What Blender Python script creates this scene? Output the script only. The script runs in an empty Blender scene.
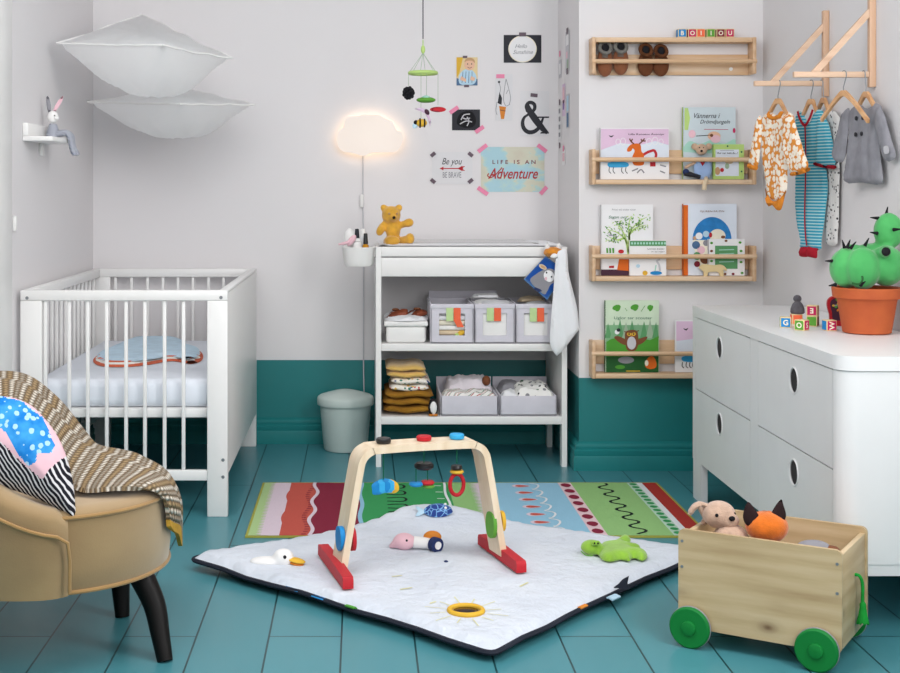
import bpy, bmesh, math, random
from mathutils import Vector as V, Matrix, noise
from mathutils.geometry import delaunay_2d_cdt
R = random.Random(7)
PI = math.pi
C = bpy.context.scene.collection
HC, K, CX, CY = 1.065, 1350.0, 360.0, 190.0        # camera height, focal length in pixels, principal point
CAM = V((0, 0, HC))

def P(x, y, Y):
    """world point at distance Y in front of the camera"""
    return V(((x - CX) * Y / K, Y, HC - (y - CY) * Y / K))

class Plane:
    def __init__(s, o, n=(0, -1, 0), u=None):
        s.o = V(o); s.n = V(n).normalized()
        s.u = (V(u) if u is not None else V((0, 0, 1)).cross(s.n)).normalized()
        s.v = s.n.cross(s.u)
    def one(s, x, y):
        d = V(((x - CX) / K, 1, -(y - CY) / K))
        p = CAM + d * (s.n.dot(s.o - CAM) / s.n.dot(d)) - s.o
        return (p.dot(s.u), p.dot(s.v))
    def px(s, *pts):
        return [s.one(*p) for p in pts]
    def w(s, x, y, z=0):
        return s.o + s.u * x + s.v * y + s.n * z
def flat(z): return Plane((0, 0, z), (0, 0, 1), (1, 0, 0))
def front(Y): return Plane((0, Y, 0))

# ------------------------------------------------------------------ materials
def lin(h):
    h = h.lstrip('#'); c = [int(h[i:i + 2], 16) / 255 for i in (0, 2, 4)]
    return tuple((v / 12.92 if v <= .04045 else ((v + .055) / 1.055) ** 2.4) for v in c) + (1,)
MT = {}
class NT:
    """tiny node-graph helper"""
    def __init__(s, name):
        s.m = bpy.data.materials.new(name); s.m.use_nodes = True
        s.t = s.m.node_tree; s.b = s.t.nodes['Principled BSDF']
        MT[name] = s.m
    def n(s, ty, **kw):
        nd = s.t.nodes.new(ty)
        for k, v in kw.items():
            if k in nd.inputs: nd.inputs[k].default_value = v
            else: setattr(nd, k, v)
        return nd
    def l(s, a, b): s.t.links.new(a, b)
    def coord(s, which='Object', scale=(1, 1, 1), rot=(0, 0, 0), loc=(0, 0, 0)):
        t = s.n('ShaderNodeTexCoord'); mp = s.n('ShaderNodeMapping')
        mp.inputs['Scale'].default_value = scale; mp.inputs['Rotation'].default_value = rot
        mp.inputs['Location'].default_value = loc
        s.l(t.outputs[which], mp.inputs['Vector']); return mp.outputs['Vector']
    def ramp(s, fac, stops, interp='LINEAR'):
        r = s.n('ShaderNodeValToRGB'); e = r.color_ramp; e.interpolation = interp
        while len(e.elements) < len(stops): e.elements.new(.5)
        for i, (p, c) in enumerate(stops):
            e.elements[i].position = p; e.elements[i].color = lin(c) if isinstance(c, str) else c
        s.l(fac, r.inputs['Fac']); return r.outputs['Color']
    def math(s, op, a, b=None, c=None):
        m = s.n('ShaderNodeMath', operation=op)
        for i, v in enumerate((a, b, c)):
            if v is None: continue
            if isinstance(v, (int, float)): m.inputs[i].default_value = v
            else: s.l(v, m.inputs[i])
        return m.outputs[0]
    def mix(s, f, a, b, mode='MIX'):
        m = s.n('ShaderNodeMix', data_type='RGBA', blend_type=mode)
        for k, v in ((0, f), (6, a), (7, b)):
            if isinstance(v, (int, float, tuple)): m.inputs[k].default_value = v
            elif isinstance(v, str): m.inputs[k].default_value = lin(v)
            else: s.l(v, m.inputs[k])
        return m.outputs[2]
    def noise(s, vec, scale, detail=3, rough=.5):
        n = s.n('ShaderNodeTexNoise', Scale=scale, Detail=detail, Roughness=rough)
        s.l(vec, n.inputs['Vector']); return n.outputs['Fac']
    def col(s, c): s.l(c, s.b.inputs['Base Color'])
    def bump(s, h, strength=.3, dist=.005):
        b = s.n('ShaderNodeBump', Strength=strength, Distance=dist)
        s.l(h, b.inputs['Height']); s.l(b.outputs[0], s.b.inputs['Normal'])
    def set(s, **kw):
        for k, v in kw.items(): s.b.inputs[k.replace('_', ' ')].default_value = v
        return s

def mat(name, hexc, rough=.5, var=.05, scale=9, bump=0, bscale=200, metal=0, sheen=0, **kw):
    """plain paint, plastic or cloth: a colour broken up by soft noise"""
    t = NT(name); v = t.coord()
    c = lin(hexc); lo = tuple(x * (1 - var) for x in c[:3]) + (1,); hi = tuple(min(1, x * (1 + var)) for x in c[:3]) + (1,)
    t.col(t.ramp(t.noise(v, scale), [(.35, lo), (.65, hi)]))
    t.set(Roughness=rough, Metallic=metal, Specular_IOR_Level=.5 if rough < .45 else .2)
    if sheen: t.set(Sheen_Weight=sheen)
    if bump: t.bump(t.noise(v, bscale, 2), bump, .003)
    for k, x in kw.items(): t.set(**{k: x})
    return t

def wood(name, a, b, c, axis='X', knots=0, rough=.5, rings=14):
    """long grain along one axis, with optional knots"""
    t = NT(name); k = {'X': (.8, 9, 9), 'Y': (9, .8, 9), 'Z': (9, 9, .8)}[axis]
    v = t.coord(scale=k)
    f = t.noise(v, 3.2, 6, .6)
    w = t.n('ShaderNodeTexWave', Scale=.9, Distortion=5, Detail=3, wave_type='BANDS', bands_direction={'X': 'Z', 'Y': 'Z', 'Z': 'X'}[axis])
    t.l(v, w.inputs['Vector'])
    g = t.math('ADD', t.math('MULTIPLY', f, .85), t.math('MULTIPLY', w.outputs['Fac'], .15))
    col = t.ramp(g, [(.25, a), (.5, b), (.78, c)])
    if knots:
        kv = t.coord(scale={'X': (.55, .02, 1), 'Y': (.02, .55, 1), 'Z': (1, 1, .55)}[axis], loc=(.31, .77, .113))
        vo = t.n('ShaderNodeTexVoronoi', Scale=knots, Randomness=1.0); t.l(kv, vo.inputs['Vector'])
        d = t.math('ADD', vo.outputs['Distance'], t.math('MULTIPLY', t.noise(t.coord(scale=k), 6), .06))
        col = t.mix(t.ramp(d, [(.05, (1, 1, 1, 1)), (.10, (.45, .45, .45, 1)), (.17, (.12, .12, .12, 1)), (.26, (0, 0, 0, 1))]), col, '#6b4a30')
    t.col(col); t.set(Roughness=rough); t.bump(g, .12, .001)
    return t

# ------------------------------------------------------------------ mesh builder
def circ(n, r=1.0, ph=0): return [(r * math.cos(ph + 2 * PI * i / n), r * math.sin(ph + 2 * PI * i / n)) for i in range(n)]
def spline(pts, n=6, closed=False):
    """Catmull-Rom through points of any dimension"""
    pts = [tuple(p) for p in pts]; m = len(pts); out = []
    g = (lambda i: pts[i % m]) if closed else (lambda i: pts[max(0, min(m - 1, i))])
    for i in range(m if closed else m - 1):
        a, b, c, d = g(i - 1), g(i), g(i + 1), g(i + 2)
        for k in range(n):
            t = k / n
            out.append(tuple(.5 * (2 * q + (r - p) * t + (2 * p - 5 * q + 4 * r - s) * t * t + (3 * q - p - 3 * r + s) * t ** 3) for p, q, r, s in zip(a, b, c, d)))
    if not closed: out.append(pts[-1])
    return out
def basis(d):
    d = V(d).normalized(); a = V((0, 0, 1)) if abs(d.z) < .9 else V((1, 0, 0))
    u = a.cross(d).normalized(); return u, d.cross(u)
def rot(x=0, y=0, z=0):
    r = math.radians
    return (Matrix.Rotation(r(z), 4, 'Z') @ Matrix.Rotation(r(y), 4, 'Y') @ Matrix.Rotation(r(x), 4, 'X')).to_3x3()
def inside(p, poly):
    x, y = p; r = False; j = len(poly) - 1
    for i in range(len(poly)):
        a, b = poly[i], poly[j]
        if (a[1] > y) != (b[1] > y) and x < (b[0] - a[0]) * (y - a[1]) / (b[1] - a[1]) + a[0]: r = not r
        j = i
    return r
def segd(p, a, b):
    ax, ay = a; dx, dy = b[0] - ax, b[1] - ay; q = dx * dx + dy * dy
    t = 0 if q == 0 else max(0, min(1, ((p[0] - ax) * dx + (p[1] - ay) * dy) / q))
    return math.hypot(p[0] - ax - t * dx, p[1] - ay - t * dy)

WM = {}
class MB:
    def __init__(s): s.v = []; s.f = []; s.mi = []; s.mats = []; s.uv = {}
    def mid(s, m):
        if m not in s.mats: s.mats.append(m)
        return s.mats.index(m)
    def add(s, vs, fs, m, uv=None):
        b = len(s.v); s.v.extend(V(p) for p in vs)
        for i, f in enumerate(fs):
            s.f.append([b + k for k in f]); s.mi.append(s.mid(m if isinstance(m, str) else m[i]))
        if uv:
            for i, q in enumerate(uv): s.uv[b + i] = q
        return s
    def box(s, c, size, m, r=None, bev=0, seg=2):
        bm = bmesh.new(); bmesh.ops.create_cube(bm, size=1)
        for v in bm.verts: v.co = V((v.co.x * size[0], v.co.y * size[1], v.co.z * size[2]))
        if bev: bmesh.ops.bevel(bm, geom=list(bm.edges), offset=min(bev, min(size) * .49), segments=seg, affect='EDGES', profile=.5)
        c = V(c); bm.verts.index_update()
        s.add([(r @ v.co if r else v.co) + c for v in bm.verts], [[v.index for v in f.verts] for f in bm.faces], m); bm.free(); return s
    def bx(s, x0, x1, y0, y1, z0, z1, m, bev=0, seg=2):
        return s.box(((x0 + x1) / 2, (y0 + y1) / 2, (z0 + z1) / 2), (abs(x1 - x0), abs(y1 - y0), abs(z1 - z0)), m, None, bev, seg)
    def tube(s, pts, r, m, n=10, closed=False, caps=True, sq=1.0):
        pts = [V(p) for p in pts]; L = len(pts); rr = r if isinstance(r, (list, tuple)) else [r] * L
        vs = []; u = None
        for i, p in enumerate(pts):
            a = pts[(i - 1) % L] if closed or i else pts[i]; b = pts[(i + 1) % L] if closed or i < L - 1 else pts[i]
            d = (b - a).normalized()
            if u is None: u, w = basis(d)
            else: u = (u - d * u.dot(d)).normalized(); w = d.cross(u)
            vs += [p + u * (rr[i] * x) + w * (rr[i] * sq * y) for x, y in circ(n)]
        fs = []
        for i in range(L if closed else L - 1):
            j = (i + 1) % L
            for k in range(n): fs.append([i * n + k, i * n + (k + 1) % n, j * n + (k + 1) % n, j * n + k])
        if caps and not closed: fs += [list(range(n))[::-1], [(L - 1) * n + k for k in range(n)]]
        return s.add(vs, fs, m)
    def cyl(s, p0, p1, r, m, r1=None, n=20): return s.tube([p0, p1], [r, r if r1 is None else r1], m, n)
    def sph(s, c, r, m, rt=None, nu=20, nv=12, fn=None):
        if isinstance(r, (int, float)): r = (r, r, r)
        c = V(c); vs = []
        for j in range(nv + 1):
            t = PI * j / nv
            for i in range(nu):
                a = 2 * PI * i / nu
                q = V((r[0] * math.sin(t) * math.cos(a), r[1] * math.sin(t) * math.sin(a), -r[2] * math.cos(t)))
                if fn: q = fn(q)
                vs.append((rt @ q if rt else q) + c)
        fs = []
        for j in range(nv):
            for i in range(nu):
                k = (i + 1) % nu; f = [j * nu + i, j * nu + k, (j + 1) * nu + k, (j + 1) * nu + i]
                fs.append([f[0], f[2], f[3]] if j == 0 else [f[0], f[1], f[2]] if j == nv - 1 else f)
        return s.add(vs, fs, m)
    def lathe(s, prof, c, m, n=32, sx=1, sy=1, fn=None, caps=True):
        c = V(c); vs = []; L = len(prof)
        for r, z in prof:
            for x, y in circ(n):
                q = V((r * x * sx, r * y * sy, z)); vs.append((fn(q) if fn else q) + c)
        fs = [[i * n + k, i * n + (k + 1) % n, (i + 1) * n + (k + 1) % n, (i + 1) * n + k] for i in range(L - 1) for k in range(n)]
        if caps: fs += [list(range(n))[::-1], [(L - 1) * n + k for k in range(n)]]
        return s.add(vs, fs, m)
    def ring(s, c, R_, r, m, axis=(0, 0, 1), n=32, k=10, sx=1, sy=1):
        u, w = basis(axis); c = V(c)
        return s.tube([c + u * (R_ * sx * x) + w * (R_ * sy * y) for x, y in circ(n)], r, m, k, True)
    # flat artwork laid on a plane
    def poly(s, pts, pl, m, z=.0005):
        a = sum(p[0] * q[1] - q[0] * p[1] for p, q in zip(pts, pts[1:] + pts[:1]))
        if a < 0: pts = pts[::-1]
        return s.add([pl.w(x, y, z) for x, y in pts], [list(range(len(pts)))], m)
    def ell(s, c, rx, ry, pl, m, z=.0005, a=0, n=20):
        ca, sa = math.cos(a), math.sin(a)
        return s.poly([(c[0] + rx * x * ca - ry * y * sa, c[1] + rx * x * sa + ry * y * ca) for x, y in circ(n)], pl, m, z)
    def stroke(s, pts, w, pl, m, z=.0005, sm=4, closed=False):
        if sm and len(pts) > 2: pts = spline(pts, sm, closed)
        ws = w if callable(w) else (lambda t: w)
        vs = []; L = len(pts)
        for i, p in enumerate(pts):
            a = pts[(i - 1) % L] if closed or i else pts[i]; b = pts[(i + 1) % L] if closed or i < L - 1 else pts[i]
            dx, dy = b[0] - a[0], b[1] - a[1]; q = math.hypot(dx, dy) or 1; h = ws(i / max(1, L - 1)) / 2
            vs += [pl.w(p[0] - dy / q * h, p[1] + dx / q * h, z), pl.w(p[0] + dy / q * h, p[1] - dx / q * h, z)]
        return s.add(vs, [[2 * i, 2 * i + 1, (2 * i + 3) % (2 * L), (2 * i + 2) % (2 * L)] for i in range(L if closed else L - 1)], m)
    def text(s, body, c, pl, m, width=None, height=None, z=.0006, shear=0, ang=0, bold=0):
        cu = bpy.data.curves.new('lettering', 'FONT'); cu.body = body; cu.size = 1; cu.shear = shear; cu.offset = bold; cu.resolution_u = 3
        o = bpy.data.objects.new('lettering', cu); C.objects.link(o)
        dg = bpy.context.evaluated_depsgraph_get(); me = bpy.data.meshes.new_from_object(o.evaluated_get(dg))
        vs = [v.co.copy() for v in me.vertices]; fs = [list(p.vertices) for p in me.polygons]
        bpy.data.objects.remove(o); bpy.data.curves.remove(cu); bpy.data.meshes.remove(me)
        x0 = min(v.x for v in vs); x1 = max(v.x for v in vs); y0 = min(v.y for v in vs); y1 = max(v.y for v in vs)
        kx = width / (x1 - x0) if width else None; ky = height / (y1 - y0) if height else None
        kx = kx or ky; ky = ky or kx; ca, sa = math.cos(ang), math.sin(ang); out = []
        for v in vs:
            x, y = (v.x - (x0 + x1) / 2) * kx, (v.y - (y0 + y1) / 2) * ky
            out.append(pl.w(c[0] + x * ca - y * sa, c[1] + x * sa + y * ca, z))
        return s.add(out, fs, m)
    def prism(s, pts, pl, z0, z1, m, holes=(), side=None):
        """flat outline given thickness; holes are further outlines"""
        a = sum(p[0] * q[1] - q[0] * p[1] for p, q in zip(pts, pts[1:] + pts[:1]))
        if a < 0: pts = pts[::-1]
        loops = [list(pts)] + [list(h) for h in holes]
        vv = [V((x, y)) for lp in loops for x, y in lp]; ee = []; b = 0
        for lp in loops: ee += [(b + i, b + (i + 1) % len(lp)) for i in range(len(lp))]; b += len(lp)
        if holes:
            r = delaunay_2d_cdt(vv, ee, [], 0, 1e-7); tv = [(p.x, p.y) for p in r[0]]; tf = []
            for f in r[2]:
                q = (sum(tv[k][0] for k in f) / 3, sum(tv[k][1] for k in f) / 3)
                if inside(q, loops[0]) and not any(inside(q, h) for h in loops[1:]): tf.append(list(f))
        else: tv = [tuple(p) for p in vv]; tf = [list(range(len(tv)))]
        n = len(tv)
        s.add([pl.w(x, y, z1) for x, y in tv] + [pl.w(x, y, z0) for x, y in tv], tf + [[n + k for k in f][::-1] for f in tf], m)
        for lp in loops:
            L = len(lp)
            s.add([pl.w(x, y, z1) for x, y in lp] + [pl.w(x, y, z0) for x, y in lp], [[i, L + i, L + (i + 1) % L, (i + 1) % L] for i in range(L)], side or m)
        return s
    def puff(s, pts, pl, tf, tb, m, w=.03, h=.012, fn=None, mb=None, power=.5):
        """stuffed flat shape: an outline that swells away from its seam"""
        bd = []
        for p, q in zip(pts, pts[1:] + pts[:1]):
            k = max(1, int(math.hypot(q[0] - p[0], q[1] - p[1]) / h + .5))
            bd += [(p[0] + (q[0] - p[0]) * i / k, p[1] + (q[1] - p[1]) * i / k) for i in range(k)]
        seg = list(zip(pts, pts[1:] + pts[:1])); L = len(bd)
        x0, x1 = min(p[0] for p in pts), max(p[0] for p in pts); y0, y1 = min(p[1] for p in pts), max(p[1] for p in pts)
        inn = []; y = y0; row = 0
        while y < y1:
            x = x0 + (row % 2) * h / 2
            while x < x1:
                if inside((x, y), pts) and min(segd((x, y), a, b) for a, b in seg) > h * .55: inn.append((x, y))
                x += h
            y += h * .866; row += 1
        r = delaunay_2d_cdt([V(p) for p in bd + inn], [(i, (i + 1) % L) for i in range(L)], [], 1, 1e-6)
        tv = [(p.x, p.y) for p in r[0]]; tris = []
        for f in r[2]:
            a, b, c = (tv[k] for k in f[:3])
            f = list(f)
            if (b[0] - a[0]) * (c[1] - a[1]) - (c[0] - a[0]) * (b[1] - a[1]) < 0: f = f[::-1]
            tris.append(f)
        ds = [min(segd(p, a, b) for a, b in seg) for p in tv]
        vs = []; idx = {}
        for sd, t in ((1, tf), (-1, tb)):
            for i, (p, d) in enumerate(zip(tv, ds)):
                if sd == -1 and d < 1e-5: idx[i] = i; continue
                if sd == -1: idx[i] = len(vs)
                q = min(d / w, 1); zz = sd * t * (1 - (1 - q) ** 2) ** power
                X, Y, Z = fn(p[0], p[1], zz, sd) if fn else (p[0], p[1], zz)
                vs.append(pl.w(X, Y, Z))
        mm = m if callable(m) else (lambda x, y: m)
        ms = [mm(sum(tv[k][0] for k in f) / 3, sum(tv[k][1] for k in f) / 3) for f in tris]
        return s.add(vs, tris + [[idx[k] for k in f][::-1] for f in tris], ms + ([mb] * len(tris) if mb else ms))
    def grid(s, rows, m, th=0, flip=False):
        """sheet through a rows x cols table of points, with optional thickness along the normals; uv in metres"""
        nr, nc = len(rows), len(rows[0]); G = [[V(p) for p in r] for r in rows]
        vs = [p for r in G for p in r]; uv = []
        vc = [0] * nc
        for i in range(nr):
            uc = 0
            for j in range(nc):
                if i: vc[j] += (G[i][j] - G[i - 1][j]).length
                if j: uc += (G[i][j] - G[i][j - 1]).length
                uv.append((uc, vc[nc // 2]))
        fs = [[i * nc + j, i * nc + j + 1, (i + 1) * nc + j + 1, (i + 1) * nc + j] for i in range(nr - 1) for j in range(nc - 1)]
        if flip: fs = [f[::-1] for f in fs]
        if th:
            ns = [V() for _ in vs]
            for f in fs:
                a, b, c, d = (vs[k] for k in f); nn = (c - a).cross(d - b)
                for k in f: ns[k] += nn
            N = len(vs); vs = vs + [p - n_.normalized() * th for p, n_ in zip(vs, ns)]; uv = uv + uv
            ed = [j for j in range(nc)] + [i * nc + nc - 1 for i in range(1, nr)] + [(nr - 1) * nc + j for j in range(nc - 2, -1, -1)] + [i * nc for i in range(nr - 2, 0, -1)]
            rim = [[a, N + a, N + b, b] for a, b in zip(ed, ed[1:] + ed[:1])]
            if flip: rim = [f[::-1] for f in rim]
            fs = fs + [[N + k for k in f][::-1] for f in fs] + [f[::-1] for f in rim]
        return s.add(vs, fs, m, uv)
    def build(s, name, parent=None, label=None, cat=None, group=None, kind=None, remesh=0, sub=0, sharp=38, local=False):
        me = bpy.data.meshes.new(name)
        if parent is not None: M = WM[parent.name]
        else:
            lo = [min(v[i] for v in s.v) for i in range(3)]; hi = [max(v[i] for v in s.v) for i in range(3)]
            M = Matrix.Translation(((lo[0] + hi[0]) / 2, (lo[1] + hi[1]) / 2, lo[2]))
        Mi = M.inverted() if not local else Matrix()
        me.from_pydata([Mi @ v for v in s.v], [], s.f)
        for k in s.mats: me.materials.append(MT[k])
        me.polygons.foreach_set('material_index', s.mi)
        me.polygons.foreach_set('use_smooth', [True] * len(s.f))
        if s.uv:
            L = me.uv_layers.new(name='UVMap')
            for lp in me.loops: L.data[lp.index].uv = s.uv.get(lp.vertex_index, (0, 0))
        me.update(); me.set_sharp_from_angle(angle=math.radians(sharp))
        o = bpy.data.objects.new(name, me); C.objects.link(o)
        WM[o.name] = M
        if parent is not None: o.parent = parent
        else: o.matrix_world = M
        if remesh:
            d = o.modifiers.new('fuse', 'REMESH'); d.mode = 'VOXEL'; d.voxel_size = remesh; d.use_smooth_shade = True
            d = o.modifiers.new('soften', 'SMOOTH'); d.iterations = 4
        if sub: d = o.modifiers.new('round', 'SUBSURF'); d.levels = d.render_levels = sub
        return tag(o, label, cat, group, kind)

def tag(o, label=None, cat=None, group=None, kind=None):
    for k, v in (('label', label), ('category', cat), ('group', group), ('kind', kind)):
        if v: o[k] = v
    return o
def thing(name, label, cat, loc, rz=0, group=None):
    """an Empty at the base of a thing that parents its parts"""
    o = bpy.data.objects.new(name, None); C.objects.link(o); o.empty_display_size = .05
    M = Matrix.Translation(V(loc)) @ Matrix.Rotation(rz, 4, 'Z'); o.matrix_world = M; WM[o.name] = M
    return tag(o, label, cat, group)
def dup(o, loc=None, label=None, group=None):
    """a copy of a thing with copies of its parts and sub-parts"""
    r = o.copy(); C.objects.link(r)
    if loc is not None: r.location = loc
    if label: r['label'] = label
    if group: r['group'] = group
    for ch in list(o.children):
        c = ch.copy(); C.objects.link(c); c.parent = r
        for g in list(ch.children):
            d = g.copy(); C.objects.link(d); d.parent = c
    return r
def struct(name, mb): return mb.build(name, kind='structure')
# ------------------------------------------------------------------ materials
def wall_mat(name, split, paint, teal='#207b7c'):
    t = NT(name); v = t.coord()
    g = t.n('ShaderNodeNewGeometry'); sx = t.n('ShaderNodeSeparateXYZ'); t.l(g.outputs['Position'], sx.inputs[0])
    up = t.math('GREATER_THAN', sx.outputs['Z'], split)
    n = t.noise(v, 2.5, 4)
    t.col(t.mix(up, t.ramp(n, [(.3, teal), (.7, teal)]), t.ramp(n, [(.3, paint), (.7, paint)])))
    t.bump(t.noise(v, 160, 2), .05, .002)
    t.l(t.math('MULTIPLY_ADD', up, .25, .35), t.b.inputs['Roughness'])
wall_mat('wall_paint', .3498, '#e4e1e2')
mat('white_plain', '#e3e2e5', .6, .01)
mat('teal_paint', '#207b7c', .5, .03)
# teal painted floorboards
t = NT('floorboards'); g = t.n('ShaderNodeNewGeometry'); sx = t.n('ShaderNodeSeparateXYZ'); t.l(g.outputs['Position'], sx.inputs[0])
cm = t.n('ShaderNodeCombineXYZ'); t.l(t.math('ADD', sx.outputs['Y'], 10.0 - .02), cm.inputs[0]); t.l(t.math('ADD', sx.outputs['X'], .044 + .1731 * 40), cm.inputs[1])
br = t.n('ShaderNodeTexBrick', offset=.5, offset_frequency=2, squash=1, **{'Scale': 1.0, 'Mortar Size': .0024, 'Mortar Smooth': .1, 'Brick Width': 1.65, 'Row Height': .1731, 'Bias': 0.0})
t.l(cm.outputs[0], br.inputs['Vector'])
br.inputs['Color1'].default_value = lin('#468892'); br.inputs['Color2'].default_value = lin('#4b8d97'); br.inputs['Mortar'].default_value = lin('#0b3236')
v = t.coord(scale=(6, .6, 1)); t.col(t.mix(t.math('MULTIPLY', t.noise(v, 3, 4), .22), br.outputs['Color'], '#3c7983'))
t.bump(t.math('ADD', t.math('MULTIPLY', br.outputs['Fac'], -1.0), t.math('MULTIPLY', t.noise(v, 8, 4), .10)), .35, .003); t.set(Roughness=.33, Specular_IOR_Level=.45)

mat('white_lacquer', '#ecebe9', .35, .01)
mat('dresser_white', '#e6e6e6', .38, .01)
mat('white_cloth', '#eeeff2', .9, .02, 6, .25, 60, sheen=.3)
mat('soft_white', '#f1f0ee', .85, .02, 12, .2, 120, sheen=.3)
mat('mattress_cloth', '#e3e8f0', .9, .02, 5, .35, 25)
mat('paper', '#f0eff0', .7, .01); mat('print_paper', '#e1e0e2', .7, .01); mat('script_red', '#b23a3d', .6, .05); mat('page_white', '#f4f2ee', .8, .02)
mat('screw_grey', '#8d9296', .35, .05, metal=.6)
mat('black', '#17171a', .4, .1); mat('soft_black', '#1d1c20', .8, .1)
mat('dark_wood', '#0e0b0a', .5, .1)
mat('grey_felt', '#d6d3dc', .95, .03, 20, .25, 300, sheen=.2)
mat('bin_plastic', '#c3d0cb', .4, .02)
mat('teal_shadow', '#155456', .5, .03)
wood('pine', '#cba178', '#dcb892', '#e8cfb2', 'X'); wood('pine_y', '#c69d76', '#d6b08a', '#e2c4a4', 'Y'); wood('pine_z', '#d6b083', '#e6c8a0', '#efd9ba', 'Z')
wood('rail_oak', '#b98d6c', '#cfa788', '#dbb89c', 'Z'); wood('rail_oak_x', '#c9a184', '#dcb99c', '#e8cdb4', 'X')
wood('knotty', '#ad9169', '#c4ab83', '#d3be99', 'X', knots=9); wood('knotty_y', '#b3956c', '#c9ae86', '#d6c09c', 'Y', knots=9)
wood('birch', '#dfc6a4', '#ead6b9', '#f2e3cc', 'Z'); wood('hanger_wood', '#c08c5f', '#d2a274', '#deb48b', 'X')
for n_, h_ in dict(red='#bb2630', toy_blue='#1f86c8', sky_blue='#39a9e0', toy_green='#5f9e3a', leaf='#4f9a35', yellow='#e0b23a', orange='#d9852f', pink='#ee6f9a',
                   rose='#eabfc9', purple='#7a5a9c', navy='#24335f', brown='#7a4a30', tan='#c79d74', mint='#a9d8c8', cream='#f2ead6', grey='#8e8d93', lightgrey='#c9c8cd',
                   darkgreen='#17694a', berry='#8f2238', lilac='#dcc3dd', paleblue='#b9d8ea', lightgreen='#b9d67e', darkred='#7e1d2e', magenta='#c2255c', skin='#e9bd9f',
                   label_green='#c3dd9f', label_orange='#ef6a46', plum='#4a2a3c', forest='#245b2c', fir='#5d9a66', beige='#d9c4a6', wheat='#e6cf9d', denim='#4f6f95',
                   ink='#2b2c33', sage='#9fb59a', paleblush='#f6dfe3', washi_pink='#ef8fb0', washi_dark='#6a5a64').items():
    mat(n_, h_, .5, .06)
mat('wheel_green', '#127a35', .5, .05); mat('rope_green', '#1f9a3a', .9, .1, 40, .5, 300); mat('plum_black', '#2b1d1e', .9, .1)
mat('mirror', '#5d4a46', .12, .1, metal=1.0)  # dark brown tint stands in for a dark reflection
mat('glass_blue', '#3b6aa0', .2, .05); mat('amber', '#c98a12', .15, .05); mat('hole_shade', '#343132', .7, .1)

# ------------------------------------------------------------------ room shell
YB, YC, XL, XR, XC, ZT = 5.68, 5.14, -1.123, 1.534, .834, 2.5
struct('floor', MB().bx(-1.4, 1.9, -.6, 5.9, -.06, 0, 'floorboards'))
struct('ceiling', MB().bx(-1.4, 1.9, 2.3, 5.9, ZT, ZT + .06, 'white_plain'))
struct('wall_back', MB().bx(XL - .1, XC, YB, YB + .1, 0, ZT, 'wall_paint'))
struct('wall_alcove', MB().bx(XC, XR + .1, YC, YB + .1, 0, ZT, 'wall_paint'))
struct('wall_left', MB().bx(XL - .1, XL, 2.0, YB, 0, ZT, 'wall_paint'))
struct('wall_right', MB().bx(XR, XR + .1, 2.0, YC, 0, ZT, 'wall_paint'))
struct('trim_1', MB().bx(XL, XL + .018, 4.02, 4.29, 0, ZT, 'white_lacquer', .004).bx(XL, XL + .03, 4.02, 4.10, 0, ZT, 'white_lacquer', .006))
def skirt(name, p0, p1, nrm, mitre=0):
    """moulded skirting board between two floor points; nrm points into the room"""
    prof = [(0, 0), (.024, 0), (.024, .048), (.020, .056), (.022, .064), (.022, .076), (.014, .082), (.016, .092), (.012, .100), (.004, .106), (0, .108)]
    p0, p1, nrm = V(p0), V(p1), V(nrm); d0 = (p1 - p0).normalized(); vs = [p + nrm * a + V((0, 0, z)) - (d0 * a * mitre if p is p0 else V()) for p in (p0, p1) for a, z in prof]; n = len(prof)
    struct(name, MB().add(vs, [[i, n + i, n + (i + 1) % n, (i + 1) % n] for i in range(n)] + [list(range(n)), list(range(2 * n - 1, n - 1, -1))], 'teal_paint'))
skirt('baseboard_back', (XL, YB, 0), (XC - .0, YB, 0), (0, -1, 0))
skirt('baseboard_alcove', (XC, YC, 0), (XR, YC, 0), (0, -1, 0), 1)
skirt('baseboard_alcove_side', (XC, YC, 0), (XC, YB, 0), (-1, 0, 0), 1)
skirt('baseboard_left', (XL, 4.4, 0), (XL, YB, 0), (1, 0, 0))
skirt('baseboard_right', (XR, 2.0, 0), (XR, YC, 0), (-1, 0, 0))

# ------------------------------------------------------------------ crib
W = 'white_lacquer'
crib = thing('crib', 'white wooden baby crib with vertical bars in the back left corner', 'crib', (-.765, 5.0, 0))
xl, xr, yf, yb, zt = -1.107, -.431, 4.397, 5.63, .738
for a, b in ((xl, xl + .07), (xr - .067, xr)):
    for c, d in ((yf, yf + .03), (yb - .03, yb)):
        MB().bx(a, b, c, d, 0, zt - .034, W, .003).build('post', crib)
for c, d in ((yf, yf + .03), (yb - .03, yb)):
    MB().bx(xl, xr, c, d, zt - .034, zt, W, .004).build('top_rail', crib)
    MB().bx(xl + .07, xr - .067, c + .005, d - .005, .117, .151, W, .003).build('bottom_rail', crib)
MB().bx(xl, xl + .03, yf + .03, yb - .03, zt - .034, zt, W, .004).build('top_rail', crib)
MB().bx(xl + .004, xl + .026, yf + .03, yb - .03, .117, .151, W, .003).build('bottom_rail', crib)
MB().bx(xr - .022, xr, yf + .03, yb - .03, .135, zt - .012, W, .003).bx(xr - .030, xr, yf + .03, yb - .03, zt - .012, zt, W, .004).build('side_panel', crib, label='solid white side panel')
for px in (44.5, 68.4, 87, 106, 125.4, 144.3, 164, 183):
    x = (px - CX) / 307; MB().bx(x - .006, x + .006, yf + .009, yf + .021, .151, zt - .034, W, .003).build('bar', crib)
for px in (115.5, 131.5, 147.6, 163, 178, 193, 208.5, 223.5):
    x = (px - CX) / 240.5; MB().bx(x - .006, x + .006, yb - .021, yb - .009, .151, zt - .034, W, .003).build('bar', crib)
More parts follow.
